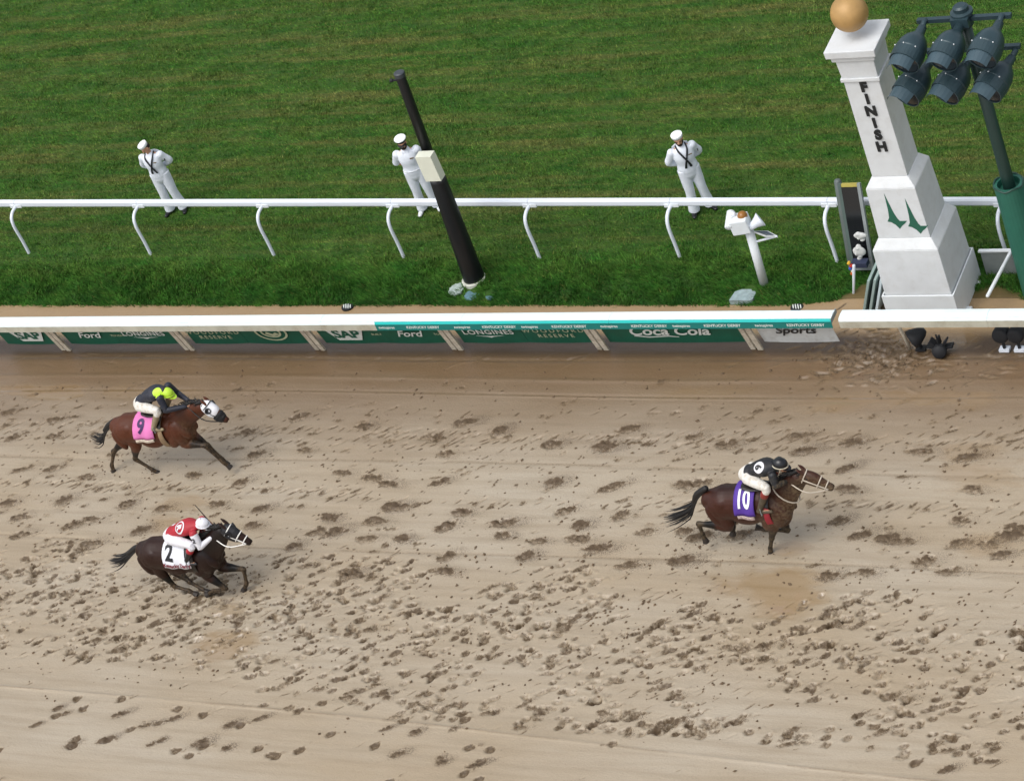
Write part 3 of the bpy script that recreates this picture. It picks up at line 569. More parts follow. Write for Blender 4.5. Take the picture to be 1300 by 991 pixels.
bc = V(1077, 17, FY); b = MB(); b.ell((FX, FY, 5.745+.46), (.32, .32, .32), seg=40, rings=24); obj('ball', b, GOLD, root, smooth=True)
for i, ch in enumerate('FINISH'):
    b = text2d(ch, .265, .012, 0, .012); v_ = 4.96-.250*i; t = (v_-3.03)/2.04; hw = .3245+(.3166-.3245)*t
    obj('letter', place2d(b, (FX+.02, FY-hw-.013, v_-.12), (1, 0, 0), (0, -.0039, 1)), INK, sh)
GE = mat('emblem_green', '1F5A46', .5, var=.08)
for px, py in ((1122, 246), (1148.5, 252)):
    t0 = V(px, py, FY-.465)
    poly = [(0, 0), (.035, -.20), (.075, -.42), (.115, -.55), (.145, -.60), (.275, -.60), (.225, -.655), (.165, -.70), (.105, -.77), (.05, -.68), (-.02, -.62), (-.085, -.605), (-.035, -.52), (-.015, -.36), (-.008, -.18)]
    b = MB(); b.prism([(x*1.0+.12*0, y*1.0) for x, y in poly[::-1]], (t0[0], FY-.479+.0273*(t0[2]-1.8)/1.06*1-.004, t0[2]), (1, 0, .0), (0, .0255, 1), -.018); obj('spire_emblem', b, GE, mb_)

# planter frame beside the post
root = thing('low_frame', (3.85, 1.4, 0), 'low white open frame beside the right foot of the finish post', 'frame')
b = MB(); b.box((3.90, 2.02, .22), (.62, .03, .62)); obj('back_board', b, GREY, root)
b = MB(); b.box((3.90, 2.0, .545), (.66, .07, .03)); obj('top_rail', b, WHITE, root)
b = MB(); b.tube([(4.17, 1.98, .53), (4.05, .80, .50)], [.034]*2, sub=1); obj('side_rail', b, WHITE, root, smooth=True)
for q in ((1240, 359), (1228, 392)):
    g = G(q[0], q[1], .02); b = MB(); b.box((g[0], g[1], .02), (.18, .07, .06)); obj('block', b, WHITE, root)

# boards stacked against the post
for k, lab in enumerate(('outermost grey-green board leaning beside the finish post', 'second grey-green board leaning beside the finish post', 'innermost pale board leaning against the finish post')):
    b = MB(); o = A([2.02-.13*k*-1, .62, -.15]); th = -.30
    ax = A([[math.cos(th), 0, -math.sin(th)], [0, 1, 0], [math.sin(th), 0, math.cos(th)]])
    b.box((1.78+.115*k, 1.30+.02*k, .47), (.045, 1.12, .98), A([[.94, 0, .34], [0, 1, 0], [-.34, 0, .94]]).T if False else A([[.93, .0, -.36], [0, 1, 0], [.36, 0, .93]]))
    o_ = bevel(obj('board', b, mat('board_%d' % k, ('8FA29C', '97A9A4', 'C4D2D6')[k], .5, var=.1), group='boards leaning on the finish post', label=lab, cat='board'), .004)
# mirror stand
g = G(1098, 352, -.02)
root = thing('mirror_stand', g, 'tall narrow dark mirror panel tilted back, left of the finish post', 'mirror')
up = A([0, .287, .958]); sd_ = A([1, 0, 0]); nrm = A([0, -.958, .287]); AX = A([sd_, nrm, up])
GLASS = mat('dark_mirror', '0A0C10', .12, var=.1, spec=.6)
b = MB(); b.box(g+up*1.05+nrm*.02, (.33, .02, 1.45), AX); obj('glass', b, GLASS, root)
for s in (-1, 1): b = MB(); b.box(g+sd_*s*.185+up*.92, (.06, .07, 1.84), AX); obj('side_frame', b, mat('frame_grey_green', '4B5A55', .5) if s < 0 else GREY, root)
b = MB(); b.box(g+up*1.81, (.30, .06, .06), AX); obj('top_frame', b, mat('frame_yellow', 'A79A4A', .6), root)
b = MB(); b.tube([g+sd_*-.27+up*.1-nrm*.12, g+sd_*-.27+up*1.84-nrm*.12], [.07]*2, sub=1); obj('back_tube', b, mat('tube_grey', '59625F', .5), root, smooth=True)
b = MB(); b.box(g+up*.2, (.30, .05, .10), AX); obj('bottom_frame', b, GREY, root)
REFL_WHITE = mat('reflection_white', 'BFC0BD', .8, var=.15, scale=12)  # pale lumps added to imitate bright patches reflected in the mirror
for (px, py), n_, lab in (((1092, 299), 5, 'small pale lump standing in for a reflection on the mirror panel'), ((1091, 319), 9, 'larger pale lump standing in for a reflection low on the mirror panel')):
    p = V(px, py, g[1]-.02); b = MB(); r9 = np.random.default_rng(n_)
    b.ell(p, (.13, .05, .011*n_+.01), seg=14, rings=10)
    for k in range(n_): b.ell(p+r9.normal(0, 1, 3)*A([.05, .012, .012*n_]), r9.uniform(.03, .06, 3), seg=8, rings=6)
    obj('reflection', remesh(b, .012, 1), REFL_WHITE, label=lab, cat='reflection')
p = V(1092, 334, g[1]-.1); root = thing('reflection_box', p, 'small box with yellow, red and blue knobs standing in for a mirror reflection', 'stand-in box')  # coloured box added to imitate the crowd's reflection in the mirror
b = MB(); b.box(p, (.30, .16, .10)); obj('reflection_case', b, mat('reflection_navy', '2A3148', .5), root)
for k, h in enumerate(('E2B23A', 'C23A2C', '3C57B8', 'E6E3DA', 'C9622B')):
    b = MB(); b.lathe(p+A([-.16+.03*(k % 2), -.09, .1-.06*k]), (0, -1, 0), [(0, .028), (.05, .028), (.055, .018)], 12); obj('colour_knob', b, mat('colour_knob%d' % k, h, .45), root)
b = MB(); gg = G(1082, 372, 0); b.tube([gg-A([0, 0, .1]), V(1084, 337, gg[1])], [.022, .03], sub=1); obj('stake', b, PLASTIC, smooth=True, label='thin white stake in the ground below the mirror panel', cat='stake')
b = MB(); b.tube([G(x, y, -.05) for x, y in ((1100, 386), (1091, 384), (1085, 378), (1087, 371), (1096, 366))], [.012]*5, sub=5, seg=8); obj('cable', b, mat('cable_white', 'C7BFB0', .6), smooth=True, label='thin pale cable looping on the bare earth by the boards', cat='cable')

# ------------------------------------------------------------------ floodlight mast
LX, LY = 4.676, 1.509
root = thing('floodlight_mast', (LX, LY, 0), 'dark green mast with six floodlights right of the finish post', 'floodlight mast')
b = MB(); b.lathe((LX, LY, -.1), (0, 0, 1), [(0, .115), (6.15, .10)], 24); obj('pole', b, mat('mast_green', '1C3630', .4, var=.1), root, smooth=True)
b = MB(); b.lathe((LX, LY, -.1), (0, 0, 1), [(0, .27), (2.48, .26), (2.52, .26), (2.52, .20), (2.40, .19)], 28); s_ = obj('sleeve', b, mat('sleeve_green', '23604F', .5, var=.12, scale=4), root)
b = MB(); b.tube([(LX+.26*math.cos(a), LY+.26*math.sin(a), 2.42+.02*math.sin(5*a)) for a in np.linspace(0, 6.283, 25)], [.018]*25, sub=1, seg=8, lat=(0, 0, 1)); obj('rim', b, DARKG, s_, smooth=True)
TOPZ = 5.95
b = MB(); b.box((LX+.02, LY-.02, TOPZ-.10), (1.62, .09, .07)); bar1 = obj('crossbar', b, LAMPM, root)
b = MB(); b.box((LX+.02, LY+.02, TOPZ-.74), (1.62, .09, .07)); bar2 = obj('crossbar', b, LAMPM, root)
b = MB(); b.lathe((LX, LY, TOPZ-.24), (0, 0, 1), [(0, .15), (.20, .15), (.22, .19), (.27, .19), (.29, .13), (.36, .13), (.39, .09)], 24); obj('mast_head', b, LAMPM, root, smooth=False)
b = MB(); b.box((LX, LY-.17, TOPZ-.08), (.30, .10, .16)); obj('mast_bracket', b, LAMPM, root)
BOLT = mat('bolt_bright', 'C9CDCF', .25, metal=.6)
def lamp(o, d, name='floodlight', k=.88):
    o = A(o, float); d = A(d, float); d /= np.linalg.norm(d)
    b = MB(); b.lathe(o, d, [(t*k, r*k) for t, r in ((.10, .03), (.14, .085), (.30, .10), (.36, .14), (.46, .225), (.58, .275), (.74, .300), (.80, .303))], 28); L = obj(name, b, LAMPM, root, smooth=True)
    b = MB(); b.lathe(o, d, [(t*k, r*k) for t, r in ((.79, .309), (1.02, .300), (1.02, .285), (.85, .28))], 28); obj('rim', b, LAMPM, L, smooth=False)
    q = np.cross(d, A([0, 0, 1.])); q /= np.linalg.norm(q); w = np.cross(q, d)
    b = MB()
    for i in range(9):
        a0 = math.pi*(.12+.76*i/8); a1 = math.pi*(.12+.76*(i+1)/8)
        if i < 8:
            ps = [o+d*t*k+(q*math.cos(a)+w*math.sin(a))*r*k for a in (a0, a1) for t, r in ((.98, .275), (1.26, .255))]; b.add(ps+[p-w*.006 for p in ps], [(0, 1, 3, 2), (4, 6, 7, 5), (0, 4, 5, 1), (2, 3, 7, 6), (0, 2, 6, 4), (1, 5, 7, 3)])
    obj('visor', b, mat('visor_grey', '3A4E57', .42, var=.08), L)
    b = MB(); b.lathe(o, d, [(1.0*k, .28*k), (1.005*k, .05)], 24); obj('lens', b, mat('lens_dark', '1A2126', .1), L)
    for a in (.25, .5, .75):
        b = MB(); p = o+d*.78*k+(q*math.cos(math.pi*a)+w*math.sin(math.pi*a))*.308*k; b.ell(p, (.016, .016, .016), seg=8, rings=5); obj('bolt', b, BOLT, L, smooth=True)
    b = MB(); b.tube([o+A([0, .0, .03]), o+d*.16], [.05, .05], sub=1, seg=10); obj('yoke', b, LAMPM, L, smooth=True)
for px, py in ((1175, 33), (1224, 33), (1274, 33)): p = V(px, py, LY-.03); lamp((p[0]+.03, LY-.05, TOPZ-.10), (-.20, -.95, -.24))
for i, dx in enumerate((-.54, .15, .88)): lamp((LX-.13+dx, LY-.02, TOPZ-.82), (-.36, -.90, -.22))

# ------------------------------------------------------------------ black padded pole with white box
pb, pt = V(602, 352, 2.2), V(507, 93, 2.2)
b0, b1 = G(602, 353, .0), None
PB = A([b0[0], b0[1], 0.]); ptop = V(507, 94, PB[1]); PD = ptop-PB; PLn = np.linalg.norm(PD); PDn = PD/PLn
root = thing('camera_pole', PB, 'slanting black pole with thick padded foot standing on the grass bank', 'pole')
b = MB(); b.lathe(PB-PDn*.15, PDn, [(0, .215), (.2, .215), (2.58, .165), (2.66, .16), (2.66, .1)], 28); obj('padding', b, BLACK, root, smooth=True)
b = MB(); b.lathe(PB, PDn, [(2.4, .11), (PLn-.02, .095), (PLn, .095)], 24); obj('mast', b, BLACK, root, smooth=True)
b = MB(); b.lathe(PB+PDn*PLn, PDn, [(-.05, .105), (.03, .105), (.045, .08)], 20); obj('top_cap', b, mat('cap_grey', '3A3F44', .4), root)
b = MB(); q = PB+PDn*(PLn-.12); b.tube([q, q+A([-.14, -.06, .02])], [.022, .022], sub=1); b.ell(q+A([-.17, -.07, .03]), (.045, .04, .035)); obj('sensor', b, BLACKM, root, smooth=True)
q = V(546, 211, PB[1]-.24); b = MB(); b.box(q, (.34, .20, .58), A([[1, 0, 0], [0, 1, 0], [-.03, 0, 1]])); obj('box', b, mat('box_cream', 'D3D5C4', .5, var=.05), root)
b = MB(); q = PB+A([-.05, -.29, .0]); b.lathe((PB[0], PB[1]-.02, -.12), (0, 0, 1), [(0, .25), (.13, .25), (.14, .24)], 24); obj('collar', b, mat('collar_white', 'C6C8BC', .7), root)
for i, (px, py, r_, lab) in enumerate(((579, 366, .17, 'broken white and blue round cover left of the black pole foot'), (599, 372.5, .16, 'blue-grey round cover in the grass below the black pole'), (623, 374, .11, 'small blue-grey round cover right of the black pole foot'))):
    z = float(turf_z(A([G(px, py)[0]]), A([G(px, py)[1]]))[0])+.05; p = G(px, py, z); b = MB(); n = 28
    pts = [(math.cos(2*math.pi*k/n)*r_*(1+.09*math.sin(3*k+i)), math.sin(2*math.pi*k/n)*r_*(1+.08*math.cos(2*k))) for k in range(n)]
    b.prism(pts, (p[0], p[1], z-.06), (1, 0, .05), (0, 1, .08), .045); obj('valve_cover', b, mat('cover_blue%d' % i, ('98A6A0', '557883', '4A6C72')[i], .55, var=.3, scale=14), label=lab, cat='cover', group='valve covers in the grass')

# ------------------------------------------------------------------ white signal post with amber ball
g = G(971, 363, -.05); root = thing('signal_post', g, 'leaning white post with box, horn and amber ball in front of the rail', 'signal post')
pt = V(952, 296, g[1]); d = pt-g; d /= np.linalg.norm(d); Ln = np.linalg.norm(pt-g)
b = MB(); b.lathe(g-d*.1, d, [(0, .085), (Ln+.15, .085)], 20); obj('post', b, WHITE, root, smooth=True)
q = V(940, 284, g[1]-.05); b = MB(); b.box(q, (.34, .30, .30), A([[.98, .2, 0], [-.2, .98, 0], [-.1, 0, 1]])); bevel(obj('box', b, WHITE, root), .02)
q = V(942.5, 274, g[1]); b = MB(); b.ell(q, (.095, .095, .095), seg=20, rings=14); obj('ball', b, mat('amber', '8E5E22', .3, var=.2), root, smooth=True)
q = V(925.5, 281, g[1]-.1); b = MB(); b.lathe(q+A([0, .2, .08]), (.05, -.9, -.4), [(0, .06), (.02, .08), (.34, .08), (.36, .06)], 18); obj('camera_housing', b, WHITE, root, smooth=True)
q = V(931, 272, g[1]); b = MB(); b.ell(q, (.05, .05, .05)); obj('knob', b, PLASTIC, root, smooth=True)
q = V(951, 290, g[1]-.08); b = MB(); b.lathe(q, (.72, .55, .30), [(0, .05), (.06, .07), (.14, .085), (.22, .12), (.27, .15), (.27, .14), (.2, .09)], 22); obj('horn', b, PLASTIC, root, smooth=True)
p0, p1, p2, p3 = V(955, 293, g[1]), V(975, 293, g[1]+.1), V(987, 299.5, g[1]), V(972, 299, g[1]-.1)
b = MB(); b.add([p0, p3, p2, p1]+[p+A([0, 0, -.04]) for p in (p0, p3, p2, p1)], [(0, 1, 2, 3), (7, 6, 5, 4), (0, 4, 5, 1), (1, 5, 6, 2), (2, 6, 7, 3), (3, 7, 4, 0)]); pl = obj('solar_panel', b, WHITE, root)
b = MB(); c_ = (p0+p1+p2+p3)/4; b.add([c_+(p-c_)*.8+A([0, -.01, .012]) for p in (p0, p3, p2, p1)], [(0, 1, 2, 3)]); obj('cell', b, mat('solar_dark', '3A4650', .25), pl)
b = MB(); b.tube([V(959, 307, g[1]), V(986, 300, g[1])], [.022]*2, sub=1, seg=8); obj('strut', b, PLASTIC, root, smooth=True)
b = MB(); z = -.06; pts = [G(x, y, z) for x, y in ((925.5, 381), (933, 370), (942, 367), (958.5, 367), (959.5, 372), (955, 380), (950, 381.5))]
b.add([tuple(p) for p in pts]+[tuple(p-A([0, 0, .12])) for p in pts], [tuple(range(6, -1, -1)), tuple(range(7, 14))]+[(i, (i+1) % 7, (i+1) % 7+7, i+7) for i in range(7)]); obj('utility_cover', b, mat('cover_slab', '8FA1A3', .5, var=.25, scale=9, dirt='7B7F70', dirt_amt=.4), label='flat pale blue-grey slab cover at the foot of the signal post', cat='cover')
# striped drain grates behind the rail
for i, (px, py, lab) in enumerate(((441, 389.5, 'black and white drain grate in the sand behind the long rail'), (1012, 390, 'black and white drain grate in the sand near the finish post'))):
    p = G(px, py, -.12); root = thing('drain_grate', p, lab, 'drain', 'drain grates in the sand')
    b = MB(); b.prism([(math.cos(k*.3927)*.13, math.sin(k*.3927)*.11) for k in range(16)], p-A([0, 0, .03]), (1, 0, 0), (0, 1, 0), .04); obj('rim', b, BLACKM, root)
    for k in range(4): b = MB(); b.box(p+A([-.075+.05*k, 0, .018]), (.018, .15-.03*abs(k-1.5), .02), A([[.9, .4, 0], [-.4, .9, 0], [0, 0, 1]])); obj('bar', b, PRINT, root)
# spotlights on the ground under the right-hand rail
def spot(px, py, kind, lab):
    p = G(px, py, .02); root = thing('ground_spotlight', p, lab, 'spotlight', 'spotlights under the right rail')
    b = MB(); b.box(p+A([0, 0, .02]), (.18, .13, .05)); obj('base', b, PLASTIC if kind else BLACKM, root)
    b = MB(); b.tube([p, p+A([0, 0, .16])], [.03]*2, sub=1, seg=8); obj('stem', b, BLACKM, root)
    if kind: b = MB(); b.lathe(p+A([0, .16, .33]), (0, -1, .1), [(0, .08), (.04, .14), (.18, .15), (.23, .14), (.25, .10)], 22); obj('lamp_housing', b, BLACKM, root, smooth=True)
    else: b = MB(); b.lathe(p+A([.12, .1, .36]), (-.75, -.45, -.35), [(0, .05), (.06, .10), (.22, .17), (.30, .18), (.30, .15)], 22); obj('lamp_housing', b, BLACKM, root, smooth=True)
spot(1170, 443, 0, 'black cone spotlight on the mud nearest the gap in the rail')
p = G(1195, 448, .0); root = thing('ground_spotlight', p, 'low black finned spotlight lying on the mud right of the cone spotlight', 'spotlight', 'spotlights under the right rail')
b = MB(); b.lathe(p+A([0, 0, .08]), (.2, -1, .35), [(-.1, .07), (0, .12), (.12, .13), (.16, .10)], 18); obj('lamp_housing', b, BLACKM, root, smooth=True)
for k in range(5): b = MB(); a = k*.7-1.4; b.box(p+A([math.sin(a)*.16, .05, .10+.14*math.cos(a)]), (.03, .14, .16), A([[math.cos(a), 0, -math.sin(a)], [0, 1, 0], [math.sin(a), 0, math.cos(a)]])); obj('fin', b, BLACKM, root)
b = MB(); b.tube([p, p+A([0, 0, .42])], [.02, .015], sub=1, seg=8); obj('stem', b, BLACKM, root)
spot(1276, 444, 1, 'round black spotlight on a white base, left of the pair at the edge'); spot(1295, 444, 1, 'round black spotlight on a white base, rightmost in the picture')

# ------------------------------------------------------------------ bodies: horses
import bmesh
def fine(me, mx=.03):
    bm = bmesh.new(); bm.from_mesh(me); bmesh.ops.triangulate(bm, faces=bm.faces[:])
    for k in range(5):
        e = [q for q in bm.edges if q.calc_length() > mx]
        if not e: break
        bmesh.ops.subdivide_edges(bm, edges=e, cuts=1); bmesh.ops.triangulate(bm, faces=[f for f in bm.faces if len(f.verts) > 3])
    bm.to_mesh(me); bm.free(); return me
def seg_dist(P_, a, b):
    a, b = A(a, float), A(b, float); d = b-a; t = np.clip(((P_-a)@d)/(d@d+1e-9), 0, 1); return np.linalg.norm(P_-(a+t[:, None]*d), axis=1)
def coat_material(name, body, dark, mud, rough=.44):
    m = bpy.data.materials.new(name); m.use_nodes = True; n = m.node_tree.nodes; l = m.node_tree.links; b = n['Principled BSDF']
    def at(a): q = n.new('ShaderNodeAttribute'); q.attribute_name = a; return q.outputs['Fac']
    tc = n.new('ShaderNodeTexCoord')
    def noise(sc, det=5):
        q = n.new('ShaderNodeTexNoise'); q.inputs['Scale'].default_value = sc; q.inputs['Detail'].default_value = det; l.new(tc.outputs['Object'], q.inputs['Vector']); return q.outputs['Fac']
    def mix(f, a, c):
        q = n.new('ShaderNodeMix'); q.data_type = 'RGBA'
        for k, v in (('Factor', f), ('A', a), ('B', c)):
            if hasattr(v, 'is_linked'): l.new(v, q.inputs[k])
            else: q.inputs[k].default_value = v
        return q.outputs['Result']
    def rng(v, a, c, d, e):
        q = n.new('ShaderNodeMapRange'); l.new(v, q.inputs[0])
        for i, x in enumerate((a, c, d, e)): q.inputs[i+1].default_value = x
        return q.outputs[0]
    c = mix(rng(noise(3.5), .35, .68, 0, .55), rgb(body), tuple(v*.62 for v in rgb(body)[:3])+(1,))
    c = mix(at('dark'), c, rgb(dark))
    k = n.new('ShaderNodeMath'); k.operation = 'MULTIPLY'; l.new(at('mud'), k.inputs[0]); l.new(rng(noise(24, 8), .38, .62, .15, 1), k.inputs[1])
    c = mix(k.outputs[0], c, rgb(mud)); l.new(c, b.inputs['Base Color'])
    l.new(rng(k.outputs[0], 0, 1, rough, .65), b.inputs['Roughness']); bp = n.new('ShaderNodeBump'); bp.inputs['Strength'].default_value = .35; bp.inputs['Distance'].default_value = .02; l.new(noise(9, 6), bp.inputs['Height']); l.new(bp.outputs[0], b.inputs['Normal']); b.inputs['Specular IOR Level'].default_value = .28
    return m
DARKHAIR = mat('horse_hair', '100C0A', .55, var=.3, scale=14); HOOF = mat('hoof_horn', '2B231D', .5, var=.3, scale=12)
LEATHER = mat('saddle_leather', '17120F', .4, var=.2); STRAPW = mat('strap_white', 'E4E2DC', .5, var=.05); STRAPB = mat('strap_black', '16130F', .45); EYE = mat('eye_dark', '070605', .1)

def horse(H):
    ox, oy, sc = H['z']; Y0 = H['y']
    def w(q, off=0.): return V(ox+q[0]/sc, oy+q[1]/sc, Y0+off)
    tor = [w(q) for q in H['torso']]; root = thing('race_horse', (tor[2][0], Y0, 0), H['label'], 'horse', 'race horses')
    tw = H.get('tw', [(.17, .19), (.27, .30), (.275, .325), (.285, .345), (.275, .355), (.23, .33)]); mb = MB()
    mb.tube(tor, tw, seg=24, sub=4)
    ctr = np.mean(tor, axis=0)
    nk = [w(q) for q in H['neck']]; mb.tube([tor[-1]*.6+nk[0]*.4-A([.12, 0, .05])]+nk, [(.20, .30), (.17, .275), (.135, .225), (.115, .185), (.10, .15)], seg=18, sub=4)
    hd = [w(q) for q in H['head']]; hr = [(.088, .125), (.092, .14), (.068, .10), (.058, .075)]; mb.tube(hd, hr, seg=16, sub=4)
    hx = (hd[-1]-hd[0]); hx /= np.linalg.norm(hx); hz = np.cross(hx, A([0, 1., 0])); hz = hz if hz[2] > 0 else -hz
    jaw = hd[0]*.62+hd[1]*.38-hz*.07; mb.ell(jaw, (.10, .07, .085), A([hx, [0, 1, 0], hz]))
    for s in (-1, 1): mb.ell(hd[-1]+A([0, s*.03, 0])+hz*.01, (.05, .03, .045), A([hx, [0, 1, 0], hz]))
    # withers, buttock and shoulder muscle
    mb.ell(tor[4]+A([.02, 0, .25]), (.30, .12, .14)); 
    for s in (-1, 1):
        mb.ell(tor[1]+A([.02, s*.11, -.05]), (.25, .165, .26)); mb.ell(tor[5]+A([-.08, s*.14, -.02]), (.19, .13, .29))
        mb.ell(tor[5]+A([-.20, s*.20, -.16]), (.13, .075, .20), A([[.85, 0, -.5], [0, 1, 0], [.5, 0, .85]])); mb.ell(tor[5]+A([.06, s*.13, .06]), (.09, .10, .24), A([[.85, 0, .5], [0, 1, 0], [-.5, 0, .85]]))
        mb.ell(tor[1]+A([-.10, s*.19, -.16]), (.10, .07, .24), A([[.95, 0, .3], [0, 1, 0], [-.3, 0, .95]])); mb.ell(tor[2]+A([-.10, s*.17, .10]), (.16, .10, .14)); mb.ell(tor[3]+A([0, s*.19, -.12]), (.30, .10, .20))
    dark = []; hoofs = []; mudz = []
    for key, s in (('nh', -1), ('fh', 1), ('nf', -1), ('ff', 1)):
        offs = H.get('off', {}).get(key, [s*.12]*5); j = [w(q, o) for q, o in zip(H[key], offs)]
        L = lambda i, k, t: j[i]*(1-t)+j[k]*t
        if key[1] == 'h':
            back = A([-1, 0, 0])
            mb.tube([j[0], L(0, 1, .55), j[1], L(1, 2, .45), L(1, 2, .82), j[2], L(2, 3, .25), L(2, 3, .75), j[3], L(3, 4, .6)],
                    [(.14, .20), (.12, .18), (.095, .135), (.062, .082), (.042, .052), (.046, .062), (.034, .042), (.031, .036), (.042, .046), (.038, .04)], seg=14, sub=3)
        else:
            mb.tube([j[0], L(0, 1, .6), j[1], L(1, 2, .4), L(1, 2, .82), j[2], L(2, 3, .25), L(2, 3, .75), j[3], L(3, 4, .6)],
                    [(.12, .18), (.11, .16), (.092, .118), (.070, .088), (.048, .054), (.05, .054), (.035, .038), (.032, .036), (.041, .045), (.037, .04)], seg=14, sub=3)
        dark += [(L(1, 2, .55), j[2], .10), (j[2], j[3], .09), (j[3], j[4], .09)]; mudz += [(j[2], j[4], .10)]
        hoofs.append((j[3], j[4], L(3, 4, .45)))
    for s in (-1, 1):                     # ears
        e0 = hd[0]+hz*.10+A([-.02, s*.055, 0]); mb.tube([e0, e0+H.get('ear', A([-.03, 0, .08])), e0+H.get('ear', A([-.03, 0, .08]))*1.9], [(.03, .022), (.036, .02), (.006, .006)], seg=8, sub=3)
    me = remesh(mb, .0125, 3, .5); co = np.empty(len(me.vertices)*3); me.vertices.foreach_get('co', co); co = co.reshape(-1, 3)
    dk = np.zeros(len(co))
    for a, b, r in dark: dk = np.maximum(dk, np.clip((r*1.5-seg_dist(co, a, b))/(r*.6), 0, 1))
    dk = np.maximum(dk, np.clip((.11-seg_dist(co, hd[-1], hd[-1]))/.07, 0, 1)*.8)
    for a, b, r, k in [(w(a), w(b), r, k) for a, b, r, k in H.get('darker_zones', [])]: dk = np.maximum(dk, k*np.clip((r*1.3-seg_dist(co, a, b))/(r*.8), 0, 1))  # zones where the coat itself is darker
    md = np.zeros(len(co))
    for a, b, r in mudz: md = np.maximum(md, .55*np.clip((r*1.6-seg_dist(co, a, b))/r, 0, 1))
    for a, b, r, k in [(w(a), w(b), r, k) for a, b, r, k in H.get('muddy', [])]: md = np.maximum(md, k*np.clip((r*1.4-seg_dist(co, a, b))/r, 0, 1))
    fattr(me, 'dark', dk); fattr(me, 'mud', md)
    obj('body', me, coat_material(H['name']+'_coat', *H['coat']), root)
    for a, b, c in hoofs:
        d = b-c; L_ = np.linalg.norm(d)+1e-6; d /= L_; h = MB(); h.lathe(c+d*(L_*.35), d, [(0, .04), (.02, .046), (.085, .060), (.09, .055)], 14); obj('hoof', h, HOOF, root, smooth=False)
    for s in (-1, 1):
        e = MB(); e.ell(hd[0]*.55+hd[1]*.45+hz*.035+A([0, s*.083, 0]), (.02, .012, .018), seg=10, rings=7); obj('eye', e, EYE, root, smooth=True)
    # mane
    m = MB(); r = random.Random(3)
    cr = [hd[0]+hz*.11]+[nk[i]+A([-.02, 0, 1])*0+np.cross(A([0, 1., 0]), (nk[i]-nk[i-1])/np.linalg.norm(nk[i]-nk[i-1]))*-1*rr for i, rr in ((3, .15), (2, .17), (1, .20))]
    cr = [p if p[2] > q[2] else p for p, q in zip(cr, cr)]
    for k in range(70):
        t = r.uniform(0, 2.99); i = int(t); f = t-i; p = cr[i]*(1-f)+cr[i+1]*f; sy = r.choice((-1, -1, 1))
        q1 = p+A([-r.uniform(.03, .09), sy*r.uniform(.02, .06), r.uniform(-.01, .035)]); q2 = q1+A([-r.uniform(.05, .13), sy*r.uniform(.02, .05), -r.uniform(.0, .07)])
        m.tube([p+A([0, 0, -.02]), q1, q2], [.014, .012, .003], seg=5, sub=2)
    mo = obj('mane', m, DARKHAIR, root, smooth=True, kind='stuff')
    # tail
    tp = [w(q) for q in H['tail']]; m = MB(); m.tube(tp[:3], [.05, .055, .045], seg=10, sub=4)
    cum = np.linspace(0, 1, len(tp))
    for k in range(H.get('tailn', 60)):
        a, b_ = r.gauss(0, 1), r.gauss(0, 1); spread = H.get('spread', .07); pts = []; end = r.uniform(.72, 1.0)
        for t in np.linspace(.0, end, 7):
            c = A([np.interp(t, cum, [p[i] for p in tp]) for i in range(3)]); sp = spread*t**1.3
            pts.append(c+A([a*.3*sp, b_*sp*.8, a*sp])+A([0, a*.012, b_*.02]))
        m.tube(pts, [.02, .02, .018, .014, .011, .008, .002], seg=5, sub=2)
    obj('tail', m, DARKHAIR, root, smooth=True, kind='stuff')
    # saddle cloth: a shell over the barrel
    def ring(x):
        xs_ = [p[0] for p in tor]; c = A([x, Y0, np.interp(x, xs_, [p[2] for p in tor])]); a = np.interp(x, xs_, [q[0] for q in tw]); b = np.interp(x, xs_, [q[1] for q in tw]); return c, a, b
    def surf(x, th, off):                 # th: 0 on the back, positive down the near side
        c, a, b = ring(x); wv = .012*math.sin(x*23+th*3)*min(1, abs(th)); return c+A([0, -(a+off+wv+.008*abs(th))*math.sin(th), (b+off+.01)*math.cos(th)])
    def shell(x0, x1, t0, t1, off, th=.012, nx=14, nt_=22, skew=0.):
        b = MB(); v = []
        for o_ in (off, off+th):
            for j in range(nt_+1):
                for i in range(nx+1): t = t0+(t1-t0)*j/nt_; v.append(surf(x0+(x1-x0)*i/nx+skew*abs(t), t, o_))
        k = nx+1; n = k*(nt_+1); f = []
        for j in range(nt_):
            for i in range(nx): q = (j*k+i, j*k+i+1, (j+1)*k+i+1, (j+1)*k+i); f.append(q[::-1]); f.append(tuple(n+z for z in q))
        rim = list(range(k))+[j*k+nx for j in range(1, nt_+1)]+[nt_*k+i for i in range(nx-1, -1, -1)]+[j*k for j in range(nt_-1, 0, -1)]
        for i in range(len(rim)): a, c = rim[i], rim[(i+1) % len(rim)]; f.append((a, c, c+n, a+n))
        return b.add(v, f)
    x0, x1, t1 = H['cloth']; SK = H.get('skew', 0.)
    cl = obj('saddle_cloth', shell(x0, x1, -t1, t1, .028, skew=SK), H['clothm'], root, smooth=True)
    def decal(me, xc, tc, m, name, off=.048):
        c_, a_, b_ = ring(xc); rr = (a_+b_)/2; n = len(me.vertices); q = np.empty(n*3); me.vertices.foreach_get('co', q); q = q.reshape(-1, 3)
        out = A([surf(xc+u*H.get('numx', 1.)+SK*abs(tc-v/rr), tc-v/rr, off) for u, v, _ in q]); me.vertices.foreach_set('co', out.ravel()); me.update(); return obj(name, me, m, cl)
    for txt, sz, xc, tc, m_, nm in H['marks']: decal(fine(text2d(txt, sz, .012 if sz > .2 else .003, .0)), xc, tc-.35*sz/.33, m_, nm)
    if 'hem' in H:
        h0, h1, hm = H['hem']; obj('hem_band', shell(x0+.05, x1-.02, h0, h1, .043, .006, 10, 4, skew=SK), hm, cl, smooth=True)
